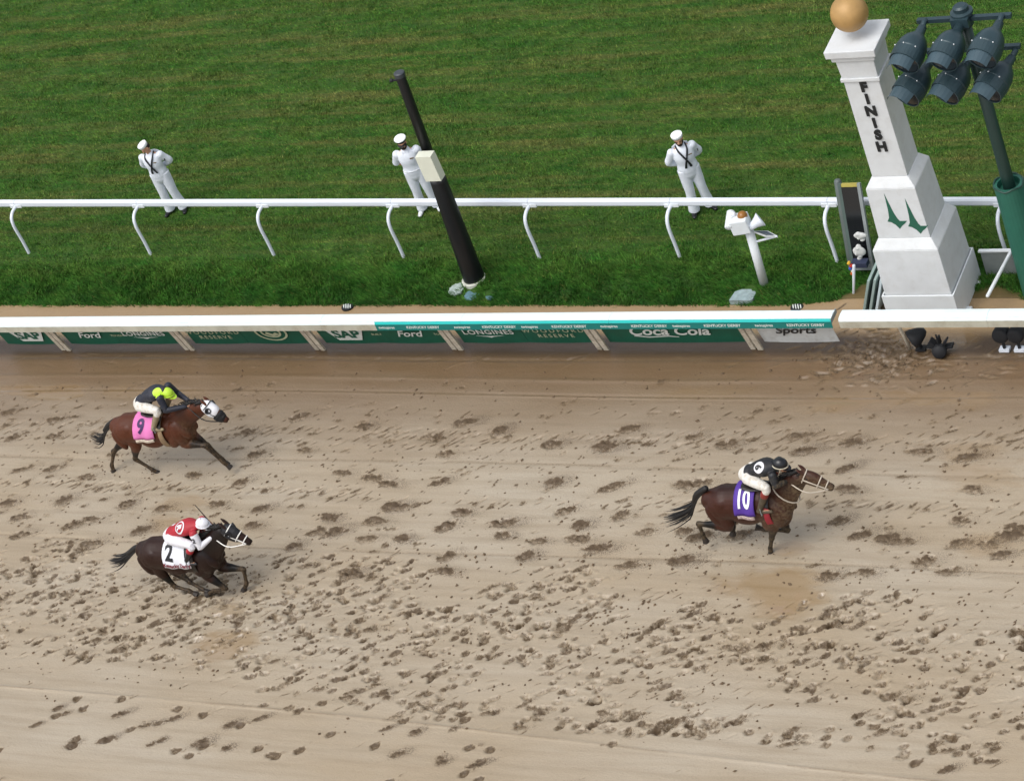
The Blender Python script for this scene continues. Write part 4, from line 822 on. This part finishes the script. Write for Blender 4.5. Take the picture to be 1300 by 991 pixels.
    # saddle, girth
    b = MB(); sx = H['saddle']; c_, a_, bb = ring(sx)
    b.tube([c_+A([-.22, 0, bb+.075]), c_+A([-.08, 0, bb+.05]), c_+A([.08, 0, bb+.055]), c_+A([.2, 0, bb+.09])], [(.14, .03), (.15, .03), (.13, .035), (.07, .03)], seg=14, sub=3); sd2 = obj('saddle', b, LEATHER, root, smooth=True)
    obj('saddle_flap', shell(sx+.06, sx+.2, .35, 1.05, .045, .014, 6, 10), LEATHER, root, smooth=True); obj('saddle_flap', shell(sx+.06, sx+.2, -1.05, -.35, .045, .014, 6, 10), LEATHER, root, smooth=True)
    obj('girth', shell(sx+.09, sx+.19, -3.1, 3.1, .022, .008, 4, 40), H.get('girthm', LEATHER), root, smooth=True)
    # bridle: straps run round the head as closed loops and along the cheeks
    ax3 = [0, 1, 2, 3]
    def hring(t, k=1.10, n=18):
        c = A([np.interp(t, ax3, [p[i] for p in hd]) for i in range(3)]); a = np.interp(t, ax3, [q[0] for q in hr])*k; b2 = np.interp(t, ax3, [q[1] for q in hr])*k
        return [c+A([0, a*math.cos(2*math.pi*i/n), 0])+hz*b2*math.sin(2*math.pi*i/n) for i in range(n+1)]
    st = H['strap']; b = MB()
    for t in H.get('loops', (.25, 2.1)): b.tube(hring(t, 1.13), [.011]*19, seg=6, sub=1, lat=tuple(hx))
    for s in (-1, 1):
        pts = [A([np.interp(t, ax3, [p[i] for p in hd]) for i in range(3)])+A([0, s*np.interp(t, ax3, [q[0] for q in hr])*1.12, 0]) for t in (.2, .9, 1.6, 2.3, 2.75)]; b.tube(pts, [.011]*5, seg=6, sub=2, lat=(0, 0, 1))
    obj('bridle', b, st, root, smooth=True)
    if 'hood' in H:
        for t0, t1, k, hm, nm in H['hood']:
            b = MB(); ts = np.linspace(t0, t1, 7); b.tube([A([np.interp(t, ax3, [p[i] for p in hd]) for i in range(3)])-hz*.012 for t in ts], [(np.interp(t, ax3, [q[0] for q in hr])*k+.008, np.interp(t, ax3, [q[1] for q in hr])*k+.012) for t in ts], seg=18, sub=2); obj(nm, b, hm, root, smooth=True)
            if nm == 'hood':
                for s in (-1, 1): b = MB(); e0 = hd[0]*.5+hd[1]*.5+hz*.035+A([0, s*.105, 0]); b.lathe(e0, (.5, s*.8, 0), [(-.03, .05), (.03, .062), (.032, .05), (0, .04)], 14); obj('eye_cup', b, H['cupm'], root, smooth=True)
    # reins to the hands
    hand = w(H['hand'], -.06)
    for s in (-1, 1):
        a = hd[2]*.3+hd[3]*.7+A([0, s*.06, 0])-hz*.03; c = A([hand[0], Y0+s*.07, hand[2]]); mid = (a+c)/2+A([0, s*.10, -.05])
        b = MB(); b.tube([a, mid, c], [.011]*3, seg=6, sub=5); obj('rein', b, H.get('reinm', st), root, smooth=True)
    # breast and neck strap
    if 'neckstrap' in H:
        c, n0 = nk[1], (nk[2]-nk[1])/np.linalg.norm(nk[2]-nk[1]); p_ = np.cross(n0, A([0, 1., 0]))
        b = MB(); b.tube([c+A([0, .17*math.cos(t), 0])+p_*.255*math.sin(t) for t in np.linspace(0, 6.283, 19)], [.012]*19, seg=6, sub=1, lat=tuple(n0)); obj('neck_strap', b, H['neckstrap'], root, smooth=True)
    return root, w

# ------------------------------------------------------------------ bodies: people
def head_into(mb, c, fw, up, s=1.):
    fw = A(fw, float); fw /= np.linalg.norm(fw); up = A(up, float); up -= (up@fw)*fw; up /= np.linalg.norm(up); sd3 = np.cross(up, fw); X = A([sd3, fw, up])
    mb.ell(c+up*.02*s, (.074*s, .093*s, .100*s), X); mb.ell(c+fw*.035*s-up*.055*s, (.052*s, .055*s, .065*s), X)
    mb.tube([c+fw*.088*s+up*.03*s, c+fw*.112*s-up*.018*s], [.010*s, .017*s], seg=8, sub=1); mb.ell(c+fw*.083*s-up*.06*s, (.026*s, .012*s, .011*s), X); mb.ell(c+fw*.076*s-up*.098*s, (.025*s, .02*s, .018*s), X)
    for k in (-1, 1): mb.ell(c+sd3*k*.077*s, (.010*s, .024*s, .034*s), X); mb.ell(c+sd3*k*.03*s+fw*.085*s+up*.035*s, (.022*s, .012*s, .008*s), X)
    return X
def eyes(root, c, X, s=1.):
    for k in (-1, 1):
        e = MB(); e.ell(c+X[0]*k*.031*s+X[1]*.083*s+X[2]*.012*s, (.013*s, .008*s, .008*s), X, seg=10, rings=7); obj('eye', e, EYE, root, smooth=True, local=True)
def hand_into(mb, wr, d, n, side, s=1., curl=1.):
    d = A(d, float); d /= np.linalg.norm(d); n = A(n, float); n -= (n@d)*d; n /= np.linalg.norm(n); l = np.cross(d, n)*side   # l points to the thumb side, n out of the palm
    mb.tube([wr, wr+d*.035*s, wr+d*.085*s], [(.026*s, .020*s), (.038*s, .016*s), (.042*s, .015*s)], lat=tuple(l), seg=10, sub=2)
    for i, (o, L) in enumerate(((.030, .072), (.010, .080), (-.011, .074), (-.031, .058))):
        b = wr+d*.082*s+l*o*s; a = 0; pts = [b-d*.02*s]; dr = d
        for k in range(3): a += .55*curl; dr = d*math.cos(a)+n*math.sin(a); b = b+dr*L*s*(.42, .33, .27)[k]; pts.append(b)
        mb.tube(pts, [.0095*s, .0095*s, .0085*s, .007*s], seg=7, sub=2)
    b = wr+d*.03*s+l*.032*s; mb.tube([b-l*.012*s, b+(d*.6+l*.7)*.035*s, b+(d*.9+l*.45+n*.45*curl)*.065*s], [.013*s, .011*s, .008*s], seg=7, sub=2)

def sailor(name, pos, rz, label, hat, short, shoes, beard, turn=0., tilt=.25, H=1.0, stance=.15):
    root_z = pos[2]; rt = thing('person', pos, label, 'person', 'uniformed attendants on the turf', rz); rt.scale = (H, H, H)
    sk = MB(); hip = .095; fw = A([math.sin(turn)*math.cos(tilt), -math.cos(turn)*math.cos(tilt), -math.sin(tilt)]); hc = A([0.0, -.03, 1.635])
    lat = (1, 0, 0); legs = []
    for s in (-1, 1):
        j = [A([s*hip, 0, .93]), A([s*(hip+.02), -.01, .50]), A([s*stance, .02, .09])]; legs.append(j)
        sk.tube([j[0]+A([0, 0, .05]), j[0]*.5+j[1]*.5, j[1], j[1]*.6+j[2]*.4, j[2]], [.088, .075, .055, .055, .038], lat=lat); sk.tube([j[2]+A([0, .03, -.03]), j[2]+A([s*.02, -.05, -.055]), j[2]+A([s*.05, -.15, -.065])], [.036, .036, .028], lat=lat)
    sk.tube([(0, .0, .86), (0, 0, .98), (0, -.01, 1.10), (0, -.015, 1.28), (0, 0, 1.42), (0, .005, 1.475)], [(.13, .10), (.155, .11), (.14, .10), (.165, .115), (.17, .10), (.08, .07)], lat=lat, seg=18); sk.tube([(0, .005, 1.45), (0, -.01, 1.53), (0, -.02, 1.60)], [.058, .052, .055], lat=lat)
    arms = []
    for s in (-1, 1):
        j = [A([s*.19, 0, 1.415]), A([s*.295, .10, 1.17]), A([s*.055, .20, 1.00+.02*s])]; arms.append(j)
        sk.tube([j[0], j[0]*.5+j[1]*.5, j[1], j[1]*.5+j[2]*.5, j[2]], [.045, .046, .04, .038, .027], lat=(0, 1, 0)); hand_into(sk, j[2], (-s*.9, .05, -.35), (0, 1, 0), s, 1., .8)
    X = head_into(sk, hc, fw, (0, .15, 1)); me = remesh(sk, .0085, 2); body = obj('body', me, SKIN, rt, local=True); eyes(rt, hc, X)
    def cloth(name, b, m, vox=.011, it=4): return obj(name, remesh(b, vox, it), m, rt, local=True)
    UW = mat('uniform_white', 'DADFE7', .8, var=.10, scale=9, bump=.6)
    b = MB()
    for j, s in zip(legs, (-1, 1)): b.tube([j[0]+A([0, 0, .06]), j[0]*.5+j[1]*.5, j[1], j[1]*.5+j[2]*.5, j[2]+A([0, 0, -.02])], [(.115, .12), (.105, .108), (.088, .096), (.09, .10), (.108, .122)], lat=lat, seg=16, caps=False)
    b.tube([(0, 0, .86), (0, 0, .95), (0, -.01, 1.06)], [(.182, .132), (.19, .142), (.175, .135)], lat=lat, seg=18); cloth('trousers', b, UW)
    b = MB(); b.tube([(0, 0, .95), (0, -.005, 1.04), (0, -.015, 1.14), (0, -.025, 1.28), (0, -.005, 1.41), (0, .005, 1.47)], [(.194, .145), (.192, .145), (.176, .132), (.196, .143), (.19, .122), (.085, .085)], lat=lat, seg=20)
    for j in arms:
        e = .62 if short else 1.
        b.tube([j[0], j[0]*.5+j[1]*.5, j[1]] if short else [j[0], j[0]*.5+j[1]*.5, j[1], j[1]*.5+j[2]*.5, j[1]*.08+j[2]*.92], [.086, .08, .074] if short else [.080, .073, .066, .060, .05], lat=(0, 1, 0), seg=14)
    top = cloth('jumper', b, UW)
    if not short:
        KN = mat('neckerchief_black', '101218', .6)
        for s in (-1, 1):
            b = MB(); b.tube([(s*.09, .02, 1.495), (s*.085, -.11, 1.45), (s*.05, -.160, 1.37), (s*.006, -.182, 1.27), (-s*.035, -.178, 1.16), (-s*.05, -.165, 1.09)], [(.014, .012), (.016, .012), (.018, .012), (.016, .014), (.02, .012), (.024, .010)], lat=lat, seg=8); obj('neckerchief', b, KN, rt, local=True, smooth=True)
        b = MB(); b.prism([(-.17, -.02), (.17, -.02), (.15, .20), (.08, .24), (-.08, .24), (-.15, .20)], (0, .132, 1.24), (-1, 0, 0), (0, -.12, 1), .012); obj('collar', b, UW, rt, local=True)
        b = MB(); b.box((.10, -.158, 1.33), (.07, .012, .014)); obj('ribbon_bar', b, mat('ribbon', '6B5A3C', .6), rt, local=True)
        b = MB(); b.box((.262, -.02, 1.28), (.012, .05, .05)); obj('sleeve_badge', b, KN, rt, local=True)
    else:
        for s in (-1, 1): b = MB(); b.prism([(0, 0), (.07*s, .03), (.05*s, -.04)][::s], (0, -.10, 1.455), (1, 0, 0), (0, .3, 1), .012); obj('collar', b, UW, rt, local=True)
        b = MB(); b.box((.09, -.158, 1.33), (.08, .012, .022)); obj('ribbon_bar', b, mat('ribbon', '6B5A3C', .6), rt, local=True)
        b = MB(); b.tube([(0.186*math.cos(t), -.005+.136*math.sin(t), 1.03) for t in np.linspace(0, 6.283, 25)], [(.008, .02)]*25, lat=(0, 0, 1), seg=6, sub=1); obj('belt', b, mat('belt_white', 'CFD2D4', .5), rt, local=True)
    SH = mat('shoe_'+shoes, '0F1012' if shoes == 'black' else 'DDE0E2', .3)
    for j, s in zip(legs, (-1, 1)): b = MB(); b.tube([j[2]+A([0, .07, -.035]), j[2]+A([s*.012, -.02, -.03]), j[2]+A([s*.04, -.11, -.05]), j[2]+A([s*.06, -.19, -.058])], [(.042, .046), (.046, .05), (.050, .036), (.036, .026)], lat=lat, seg=12); obj('shoe', b, SH, rt, local=True, smooth=True)
    Xh = X; hb = hc+X[2]*.062
    if hat == 'dixie':
        CW = mat('cap_white', 'EEF0F1', .7, var=.04); b = MB(); b.lathe(hb, X[2]-X[1]*.10, [(-.005, .086), (0, .100), (.062, .108), (.066, .104), (.058, .098), (.07, .090), (.088, .06), (.095, .01)], 28, 1.0); obj('cap', b, CW, rt, local=True, smooth=True)
    else:
        CW = mat('cap_white', 'EEF0F1', .7, var=.04); b = MB(); b.lathe(hb, X[2]+X[1]*.06, [(.03, .09), (.045, .108), (.062, .122), (.078, .112), (.088, .06), (.09, .01)], 28); cp_ = obj('cap', b, CW, rt, local=True, smooth=True)
        b = MB(); b.lathe(hb, X[2]+X[1]*.06, [(-.005, .094), (.038, .096), (.04, .09)], 28); obj('cap_band', b, mat('cap_black', '0D0F14', .35), cp_, local=True, smooth=True)
        b = MB(); pts = [(math.sin(t)*.10, math.cos(t)*.10+.0) for t in np.linspace(-1.05, 1.05, 9)]; out = [(math.sin(t)*.105, math.cos(t)*.148) for t in np.linspace(1.05, -1.05, 9)]
        b.prism(pts+out, hb-X[2]*.002, X[0], X[1]-X[2]*.35, .008); obj('visor', b, MATS['cap_black'], cp_, local=True)
    b = MB(); b.ell(hc-X[1]*.022+X[2]*.025, (.078, .082, .085), X)
    hair = obj('hair', b, HAIR, rt, local=True, smooth=True)
    if beard:
        b = MB(); b.ell(hc+X[1]*.045-X[2]*.082, (.056, .052, .046), X); b.ell(hc+X[1]*.095-X[2]*.046, (.036, .012, .010), X)
        for k in (-1, 1): b.ell(hc+X[0]*k*.062-X[2]*.04+X[1]*.02, (.014, .04, .05), X)
        obj('beard', remesh(b, .008, 2), HAIR, rt, local=True)
    return rt
def spos(px, py): p = G(px, py, 0.); return (p[0], p[1], .0)
sailor('a', spos(226, 268), .22, 'sailor in white with long sleeves looking down, leftmost on the turf', 'dixie', False, 'black', False, turn=-.75, tilt=.45, H=1.07)
sailor('b', spos(547, 266), .38, 'bearded man in white with black-peaked cap, half behind the black pole', 'peaked', True, 'white', True, turn=.0, tilt=.1, H=1.06)
sailor('c', spos(893, 267), .62, 'bearded sailor in white with round cap and black neckerchief, nearest the finish post', 'dixie', False, 'black', True, turn=-.25, tilt=.2, H=1.07)

def jockey(J, w, Y0, label):
    rt = thing('person', w(J['hip']), label, 'person', 'jockeys'); o = A(rt.location)
    P3 = lambda q, off: w(q, off)-o
    M_ = lambda p: A([p[0], 2*(Y0-o[1])-p[1], p[2]])
    hp, kn, an, sh, el, hn = P3(J['hip'], -.11), P3(J['knee'], -.27), P3(J['ankle'], -.27), P3(J['sh'], -.17), P3(J['el'], -.24), P3(J['hand'], -.06); hc = P3(J['head'], 0)
    ms = A([sh[0], Y0-o[1], sh[2]]); mh = A([hp[0], Y0-o[1], hp[2]]); sp = ms-mh; sn = sp/np.linalg.norm(sp); bk = np.cross(sn, A([0, 1., 0])); bk = bk if bk[2] > 0 else -bk
    chest = mh+sp*.72+bk*.055; waist = mh+sp*.38+bk*.05; nb = ms+sn*.04+bk*.02
    sk = MB(); sk.tube([mh-sn*.05, mh+sp*.12, waist, chest, nb], [(.13, .11), (.15, .125), (.12, .10), (.165, .11), (.075, .07)], seg=16); sk.tube([nb-sn*.03, (nb+hc)/2, hc], [.055, .05, .055])
    fw = A([1, 0, J.get('look', -.25)]); L_ = []; toe = A([.15, .02, -.03])
    for f in (lambda p: p, M_):
        q = [f(p) for p in (hp, kn, an, sh, el, hn)]; L_.append(q)
        sk.tube([q[0], q[0]*.5+q[1]*.5, q[1], q[1]*.6+q[2]*.4, q[2]], [.09, .075, .052, .05, .034]); sk.tube([q[2]+A([-.03, 0, -.03]), q[2]+A([.05, 0, -.05]), q[2]+A([.16, 0, -.05])], [.034, .034, .026])
        sk.tube([q[3], q[3]*.5+q[4]*.5, q[4], q[4]*.5+q[5]*.5, q[5]], [.05, .045, .037, .034, .025]); d = q[5]-q[4]; hand_into(sk, q[5], d, (0, -np.sign(q[5][1]-(Y0-o[1])), -.4), 1 if f is not M_ else -1, .95, 1.5)
    X = head_into(sk, hc, fw, (0, 0, 1)); obj('body', remesh(sk, .0085, 2), SKIN, rt, local=True); eyes(rt, hc, X)
    def cloth(nm, b, m, it=4): return obj(nm, remesh(b, .011, it), m, rt, local=True)
    b = MB(); b.tube([mh-sp*.02, mh+sp*.16, waist, chest, nb-sn*.01], [(.17, .145), (.165, .138), (.15, .128), (.19, .135), (.09, .085)], seg=18)
    for q in L_: b.tube([q[3], q[3]*.5+q[4]*.5, q[4]*.9+q[3]*.1] if 'vest' not in J else [q[3], q[3]*.85+q[4]*.15], [.078, .07, .06] if 'vest' not in J else [.08, .074], seg=12)
    jk = cloth('jacket', b, J['jacket'])
    for q in L_:
        b = MB(); b.tube(([q[3]*.9+q[4]*.1, q[3]*.5+q[4]*.5] if 'vest' in J else [])+[q[4]*.92+q[3]*.08, q[4], q[4]*.5+q[5]*.5, q[4]*.06+q[5]*.94], ([.078, .074] if 'vest' in J else [])+[.063, .060, .050, .038], seg=12); so = obj('sleeve', b, J['sleeve'], rt, local=True, smooth=True)
    if 'armnum' in J:
        c4 = sh*.55+el*.45+A([.0, -.085, .03]); obj('arm_number', place2d(text2d(J['armnum'], .12, .006), c4-A([0, 0, .04]), (1, 0, 0), (0, .15, 1)), BLK, rt, local=True)
    b = MB(); b.tube([mh-sn*.10, mh-sn*.03, mh+sp*.08], [(.135, .12), (.165, .14), (.155, .12)], seg=18)
    for q in L_: b.tube([q[0], q[0]*.5+q[1]*.5, q[1], q[1]*.75+q[2]*.25], [.115, .098, .072, .062], seg=14)
    cloth('breeches', b, J['breeches'])
    for i, q in enumerate(L_):
        b = MB(); b.tube([q[1]*.74+q[2]*.26, q[1]*.45+q[2]*.55, q[2], q[2]+A([.0, 0, -.045])], [.066, .062, .048, .046], seg=12); b.tube([q[2]+A([-.05, 0, -.05]), q[2]+A([.05, 0, -.06]), q[2]+A([.19, 0, -.055])], [.042, .042, .03], seg=10); bt = cloth('boot', b, J['boot'], 2)
        if 'boottop' in J: b = MB(); b.tube([q[1]*.80+q[2]*.20, q[1]*.62+q[2]*.38], [.070, .070], seg=12, sub=1); obj('boot_top', b, J['boottop'], bt, local=True, smooth=True)
        b = MB(); b.tube([q[2]+A([.02, -.06, -.10]), q[2]+A([.02, .06, -.10]), q[2]+A([.02, .05, .03]), q[2]+A([.02, 0, .09]), q[2]+A([.02, -.05, .03]), q[2]+A([.02, -.06, -.10])], [.008]*6, seg=6, sub=1, lat=(1, 0, 0)); obj('stirrup', b, GREY, rt, local=True)
    # helmet
    b = MB(); b.ell(hc+X[2]*.045-X[1]*.008, (.105, .128, .105), X, seg=24, rings=14)
    for v in b.v:
        k = (v-hc)@X[2]; v += np.outer(np.maximum(.0-k, 0), X[2])
    hm = obj('helmet', b, J['helmet'], rt, local=True, smooth=True)
    b = MB(); pts = [(math.sin(t)*.098, math.cos(t)*.115) for t in np.linspace(-1.0, 1.0, 9)]; out = [(math.sin(t)*.100, math.cos(t)*.175) for t in np.linspace(1.0, -1.0, 9)]; b.prism(pts+out, hc+X[2]*.012, X[0], X[1]-X[2]*.25, .010); obj('peak', b, J.get('peak', J['helmet']), hm, local=True)
    b = MB(); b.tube([hc+X[2]*.022+X[0]*.109*math.sin(t)+X[1]*(.131*math.cos(t)-.008) for t in np.linspace(0, 6.283, 25)], [.010]*25, seg=6, sub=1, lat=tuple(X[2])); obj('helmet_band', b, J['band'], hm, local=True, smooth=True)
    b = MB(); b.tube([hc+X[2]*.012+X[0]*.082*math.sin(t)+X[1]*.10*math.cos(t) for t in np.linspace(-1.2, 1.2, 9)], [(.008, .022)]*9, lat=tuple(X[1]), seg=8, sub=1); obj('goggles', b, mat('goggles', '1B1D22', .15), rt, local=True, smooth=True)
    if 'pom' in J: b = MB(); b.ell(hc+X[2]*.152-X[1]*.03, (.022,)*3, seg=10, rings=8); obj('button', b, J['helmet'], hm, local=True, smooth=True)
    # marks on the back of the silks: project a flat mesh down the back normal onto the jacket
    from mathutils.bvhtree import BVHTree
    def on_jacket(me, c, ux, uy, nn, m, nm, lift=.006):
        bv = BVHTree.FromPolygons([v.co[:] for v in jk.data.vertices], [p.vertices[:] for p in jk.data.polygons]); n = len(me.vertices); q = np.empty(n*3); me.vertices.foreach_get('co', q); q = q.reshape(-1, 3); out = []
        for u, v, _ in q:
            p = c+ux*u+uy*v+nn*.4; h = bv.ray_cast(Vector(p), Vector(-nn)); hp_ = A(h[0]) if h[0] is not None else c+ux*u+uy*v; out.append(hp_+nn*lift)
        me.vertices.foreach_set('co', A(out).ravel()); me.update(); return obj(nm, me, m, jk, local=True)
    def disc(r0, r1, n=24, e=1.):
        b = MB(); v = []
        for r in np.linspace(r0, r1, 5): v += [(r*math.cos(2*math.pi*i/n)*e, r*math.sin(2*math.pi*i/n), 0) for i in range(n)]
        b.add(v, [(j*n+i, j*n+(i+1) % n, (j+1)*n+(i+1) % n, (j+1)*n+i) for j in range(4) for i in range(n)]); return b.mesh()
    nn = bk*.82+A([0, -.55, 0]); nn /= np.linalg.norm(nn); uy = sn-(sn@nn)*nn; uy /= np.linalg.norm(uy); ux = np.cross(uy, nn); cb = mh+sp*.62
    for kind, a, m, nm, lift in J.get('marks', []):
        if kind == 'ring': on_jacket(disc(a[0], a[1]), cb, ux, uy, nn, m, nm, lift)
        elif kind == 'text': on_jacket(fine(text2d(a[0], a[1], .008)), cb-uy*a[1]*.35, ux, uy, nn, m, nm, lift)
        elif kind == 'patch': on_jacket(disc(.0, a[0], 20, 1.3), mh+sp*a[1]+A([0, a[2], 0]), ux, uy, nn, m, nm, lift)
    return rt
NUMW = mat('number_white', 'E8E8EA', .6, var=.03); NUMB = mat('number_black', '17181C', .6, var=.05); NUMP = mat('number_purple', '3A1F52', .6); MAROON = mat('maroon_print', '7A2230', .6)
MUDC = '6E5A42'
# --- bay horse with the pink cloth
H9 = dict(name='bay', z=(100, 470, 5.909), y=-3.55, label='reddish bay racehorse with pink saddle cloth and white hood, nearest the rail',
 torso=[(285,415),(350,430),(450,432),(560,432),(680,430),(790,425)], neck=[(745,390),(805,338),(870,300),(920,275)], head=[(955,262),(1005,300),(1062,343),(1105,372)],
 nh=[(370,460),(425,560),(425,665),(555,745),(592,766)], fh=[(340,440),(345,520),(262,610),(248,712),(262,757)], nf=[(750,440),(795,545),(945,565),(1085,690),(1130,722)], ff=[(790,420),(862,490),(968,560),(1072,660),(1112,700)],
 off=dict(nh=[-.12,-.13,-.1,-.07,-.05], fh=[.10,.08,0,-.05,-.06], nf=[-.12,-.12,-.10,-.07,-.05], ff=[.12,.11,.1,.1,.1]),
 tail=[(262,380),(225,410),(195,450),(190,500),(150,520),(85,485)], spread=.09, tailn=55, ear=A([-.045, 0, .06]),
 coat=('532A17', '15100D', MUDC), darker_zones=[((800,330),(740,440),.22,.5)], muddy=[((700,500),(830,470),.22,.7),((820,400),(800,520),.2,.6)],
 cloth=(-11.33, -10.85, 1.55), clothm=mat('cloth_pink', 'D274AE', .75, var=.08), skew=-.05, marks=[('9', .34, -11.13, 1.55, NUMP, 'number')], hem=(1.56, 1.74, mat('hem_print', 'CDBFAE', .7, var=.3, scale=25)),
 saddle=-10.9, strap=STRAPB, reinm=STRAPB, hand=(815, 270), loops=(.05, 2.3), hood=[(.0, 1.25, 1.10, mat('hood_white', 'E4E4E8', .7), 'hood'), (1.75, 2.35, 1.22, mat('noseband_black', '131316', .8, var=.2), 'shadow_roll')], cupm=mat('cup_black', '15161C', .4), girthm=mat('girth_tan', '8B7458', .7))
# --- dark horse with the white cloth
H2 = dict(name='dark_bay', z=(120, 630, 5.909), y=-6.68, label='dark brown racehorse with white saddle cloth and black hood, nearest the camera',
 torso=[(365,400),(430,415),(520,425),(620,430),(740,435),(870,440)], neck=[(855,400),(895,350),(935,295),(960,262)], head=[(988,245),(1042,278),(1110,312),(1160,343)],
 nh=[(430,450),(490,560),(600,672),(705,705),(760,732)], fh=[(480,430),(620,560),(715,640),(800,690),(850,715)], nf=[(830,470),(845,590),(985,690),(895,708),(845,735)], ff=[(890,440),(960,525),(1118,545),(1140,650),(1122,700)],
 off=dict(nh=[-.12,-.12,-.1,-.1,-.1], fh=[.10,.07,.0,-.03,-.05], nf=[-.12,-.12,-.12,-.1,-.1], ff=[.12,.12,.12,.1,.08]),
 tail=[(345,370),(300,390),(255,430),(215,465),(170,480),(105,480)], spread=.10, tailn=55, ear=A([-.06, 0, .075]),
 coat=('2A150D', '0E0B0A', MUDC), darker_zones=[((840,330),(850,500),.26,.75),((900,340),(960,270),.2,.8)], muddy=[((620,560),(850,715),.1,.5)],
 cloth=(-9.02, -8.46, 1.66), clothm=mat('cloth_white', 'E0E2E8', .75, var=.06), skew=-.03, marks=[('2', .36, -8.87, 1.60, NUMB, 'number'), ('Kentucky Derby', .085, -8.74, 1.66, MAROON, 'lettering')],
 saddle=-8.62, strap=STRAPW, hand=(885, 300), loops=(.2, 1.55, 2.35), hood=[(.0, 1.45, 1.10, mat('hood_black', '121217', .55), 'hood')], cupm=mat('cup_black', '15161C', .4))
# --- leading horse with the purple cloth
H10 = dict(name='leader', z=(830, 560, 5.2), y=-5.05, label='mud-splashed brown racehorse with purple saddle cloth, alone in the lead at right',
 torso=[(365,380),(440,395),(520,400),(620,400),(730,410),(845,435)], neck=[(835,390),(875,335),(925,275),(960,238)], head=[(985,225),(1050,248),(1120,282),(1172,304)],
 nh=[(430,430),(480,555),(298,545),(322,612),(342,655)], fh=[(440,410),(500,515),(405,568),(525,552),(522,612)], nf=[(805,430),(792,545),(778,640),(769,705),(773,738)], ff=[(855,430),(852,535),(885,588),(735,582),(690,570)],
 off=dict(nh=[-.12,-.12,-.12,-.12,-.12], fh=[.10,.10,.06,.06,.04], nf=[-.12,-.12,-.11,-.11,-.11], ff=[.12,.12,.12,.1,.08]),
 tail=[(345,310),(285,350),(268,400),(255,440),(160,490),(60,510)], spread=.12, tailn=75, ear=A([-.05, 0, .055]),
 coat=('3C1D12', '0C0908', '6A5A44'), darker_zones=[((400,275),(620,280),.2,.55),((880,300),(940,260),.16,.7)], muddy=[((760,500),(860,430),.28,1.),((870,440),(960,300),.2,.9),((1000,240),(1160,300),.14,.95),((300,545),(345,655),.1,.3)],
 numx=.66, cloth=(1.54, 1.90, 1.55), clothm=mat('cloth_purple', '4B2C8C', .7, var=.08), skew=-.02, marks=[('10', .38, 1.71, 1.56, NUMW, 'number')], hem=(1.56, 1.74, mat('hem_print_red', 'B9A6A0', .7, var=.4, scale=25)),
 saddle=1.92, strap=mat('strap_muddy', 'B9AE9E', .6, var=.15), hand=(880, 262), loops=(.15, 1.6, 2.4), neckstrap=mat('strap_muddy', 'B9AE9E', .6, var=.15), girthm=mat('girth_red', '8E1F2C', .6))
RED = mat('silks_red', 'A51D2B', .6, var=.15, scale=11, bump=.9); SW = mat('silks_white', 'DCDCE2', .6, var=.10, scale=11, bump=.9, dirt='A2937A', dirt_amt=.35); NAVY = mat('silks_navy', '171C2C', .55, var=.2, scale=11, bump=.9, dirt='5C5140', dirt_amt=.3); BLK = mat('silks_black', '13151B', .55, var=.2, scale=11, bump=.9, dirt='5C5140', dirt_amt=.35)
LIME = mat('silks_lime', 'B6DC3A', .5, var=.05); MUDDYW = mat('breeches_muddy', 'D6D3CB', .7, var=.1, scale=8, dirt='9C8A6C', dirt_amt=.75); KHAKI = mat('boot_muddy', '8D8064', .7, var=.25, scale=10)
r9, w9 = horse(H9)
jockey(dict(hip=(455,265), knee=(592,305), ankle=(562,425), sh=(605,205), el=(655,300), hand=(815,268), head=(668,182), jacket=NAVY, sleeve=NAVY, breeches=MUDDYW, boot=KHAKI, helmet=LIME, band=LIME, look=-.2,
  marks=[('patch', (.085, .97, -.06), LIME, 'shoulder_patch', .006)]), w9, H9['y'], 'jockey in navy silks and lime helmet on the bay horse')
r2, w2 = horse(H2)
jockey(dict(hip=(565,315), knee=(728,368), ankle=(690,485), sh=(738,275), el=(792,378), hand=(885,300), head=(818,215), jacket=RED, vest=1, armnum='2', sleeve=SW, breeches=SW, boot=mat('boot_black', '131317', .35), boottop=RED, helmet=SW, band=SW, look=-.15, pom=1,
  marks=[('ring', (.095, .118), SW, 'back_ring', .006), ('text', ('R', .17), SW, 'back_monogram', .006)]), w2, H2['y'], 'jockey in red jacket and white helmet on the dark horse')
r10, w10 = horse(H10)
jockey(dict(hip=(618,240), knee=(745,310), ankle=(702,445), sh=(782,222), el=(805,292), hand=(880,264), head=(838,160), jacket=BLK, sleeve=mat('sleeve_muddy', '2A2622', .7, var=.3, dirt='857256', dirt_amt=.8), breeches=MUDDYW, boot=mat('boot_muddy_dark', '4E4434', .7, var=.35, scale=10), boottop=mat('boot_red', '7E2A22', .5), helmet=mat('helmet_black', '14161A', .3), band=mat('band_pale', 'B9B29E', .6), look=-.2,
  marks=[('ring', (.0, .10), SW, 'back_disc', .005), ('text', ('6', .17), BLK, 'back_mark', .011)]), w10, H10['y'], 'jockey in black silks and black helmet on the leading horse')
a_, b_ = w2((878, 205), .10), w2((752, 62), .14); m = MB(); m.tube([a_, a_*.75+b_*.25, b_], [.014, .011, .006], sub=1, seg=8); wh = obj('riding_whip', m, mat('whip_black', '15120F', .5), label='thin black whip held up by the jockey in red', cat='whip')
m = MB(); m.tube([a_*1.02-b_*.02, a_*.8+b_*.2], [.017, .016], sub=1, seg=8); obj('grip', m, mat('whip_tan', '8E5A3C', .6), wh, local=True)
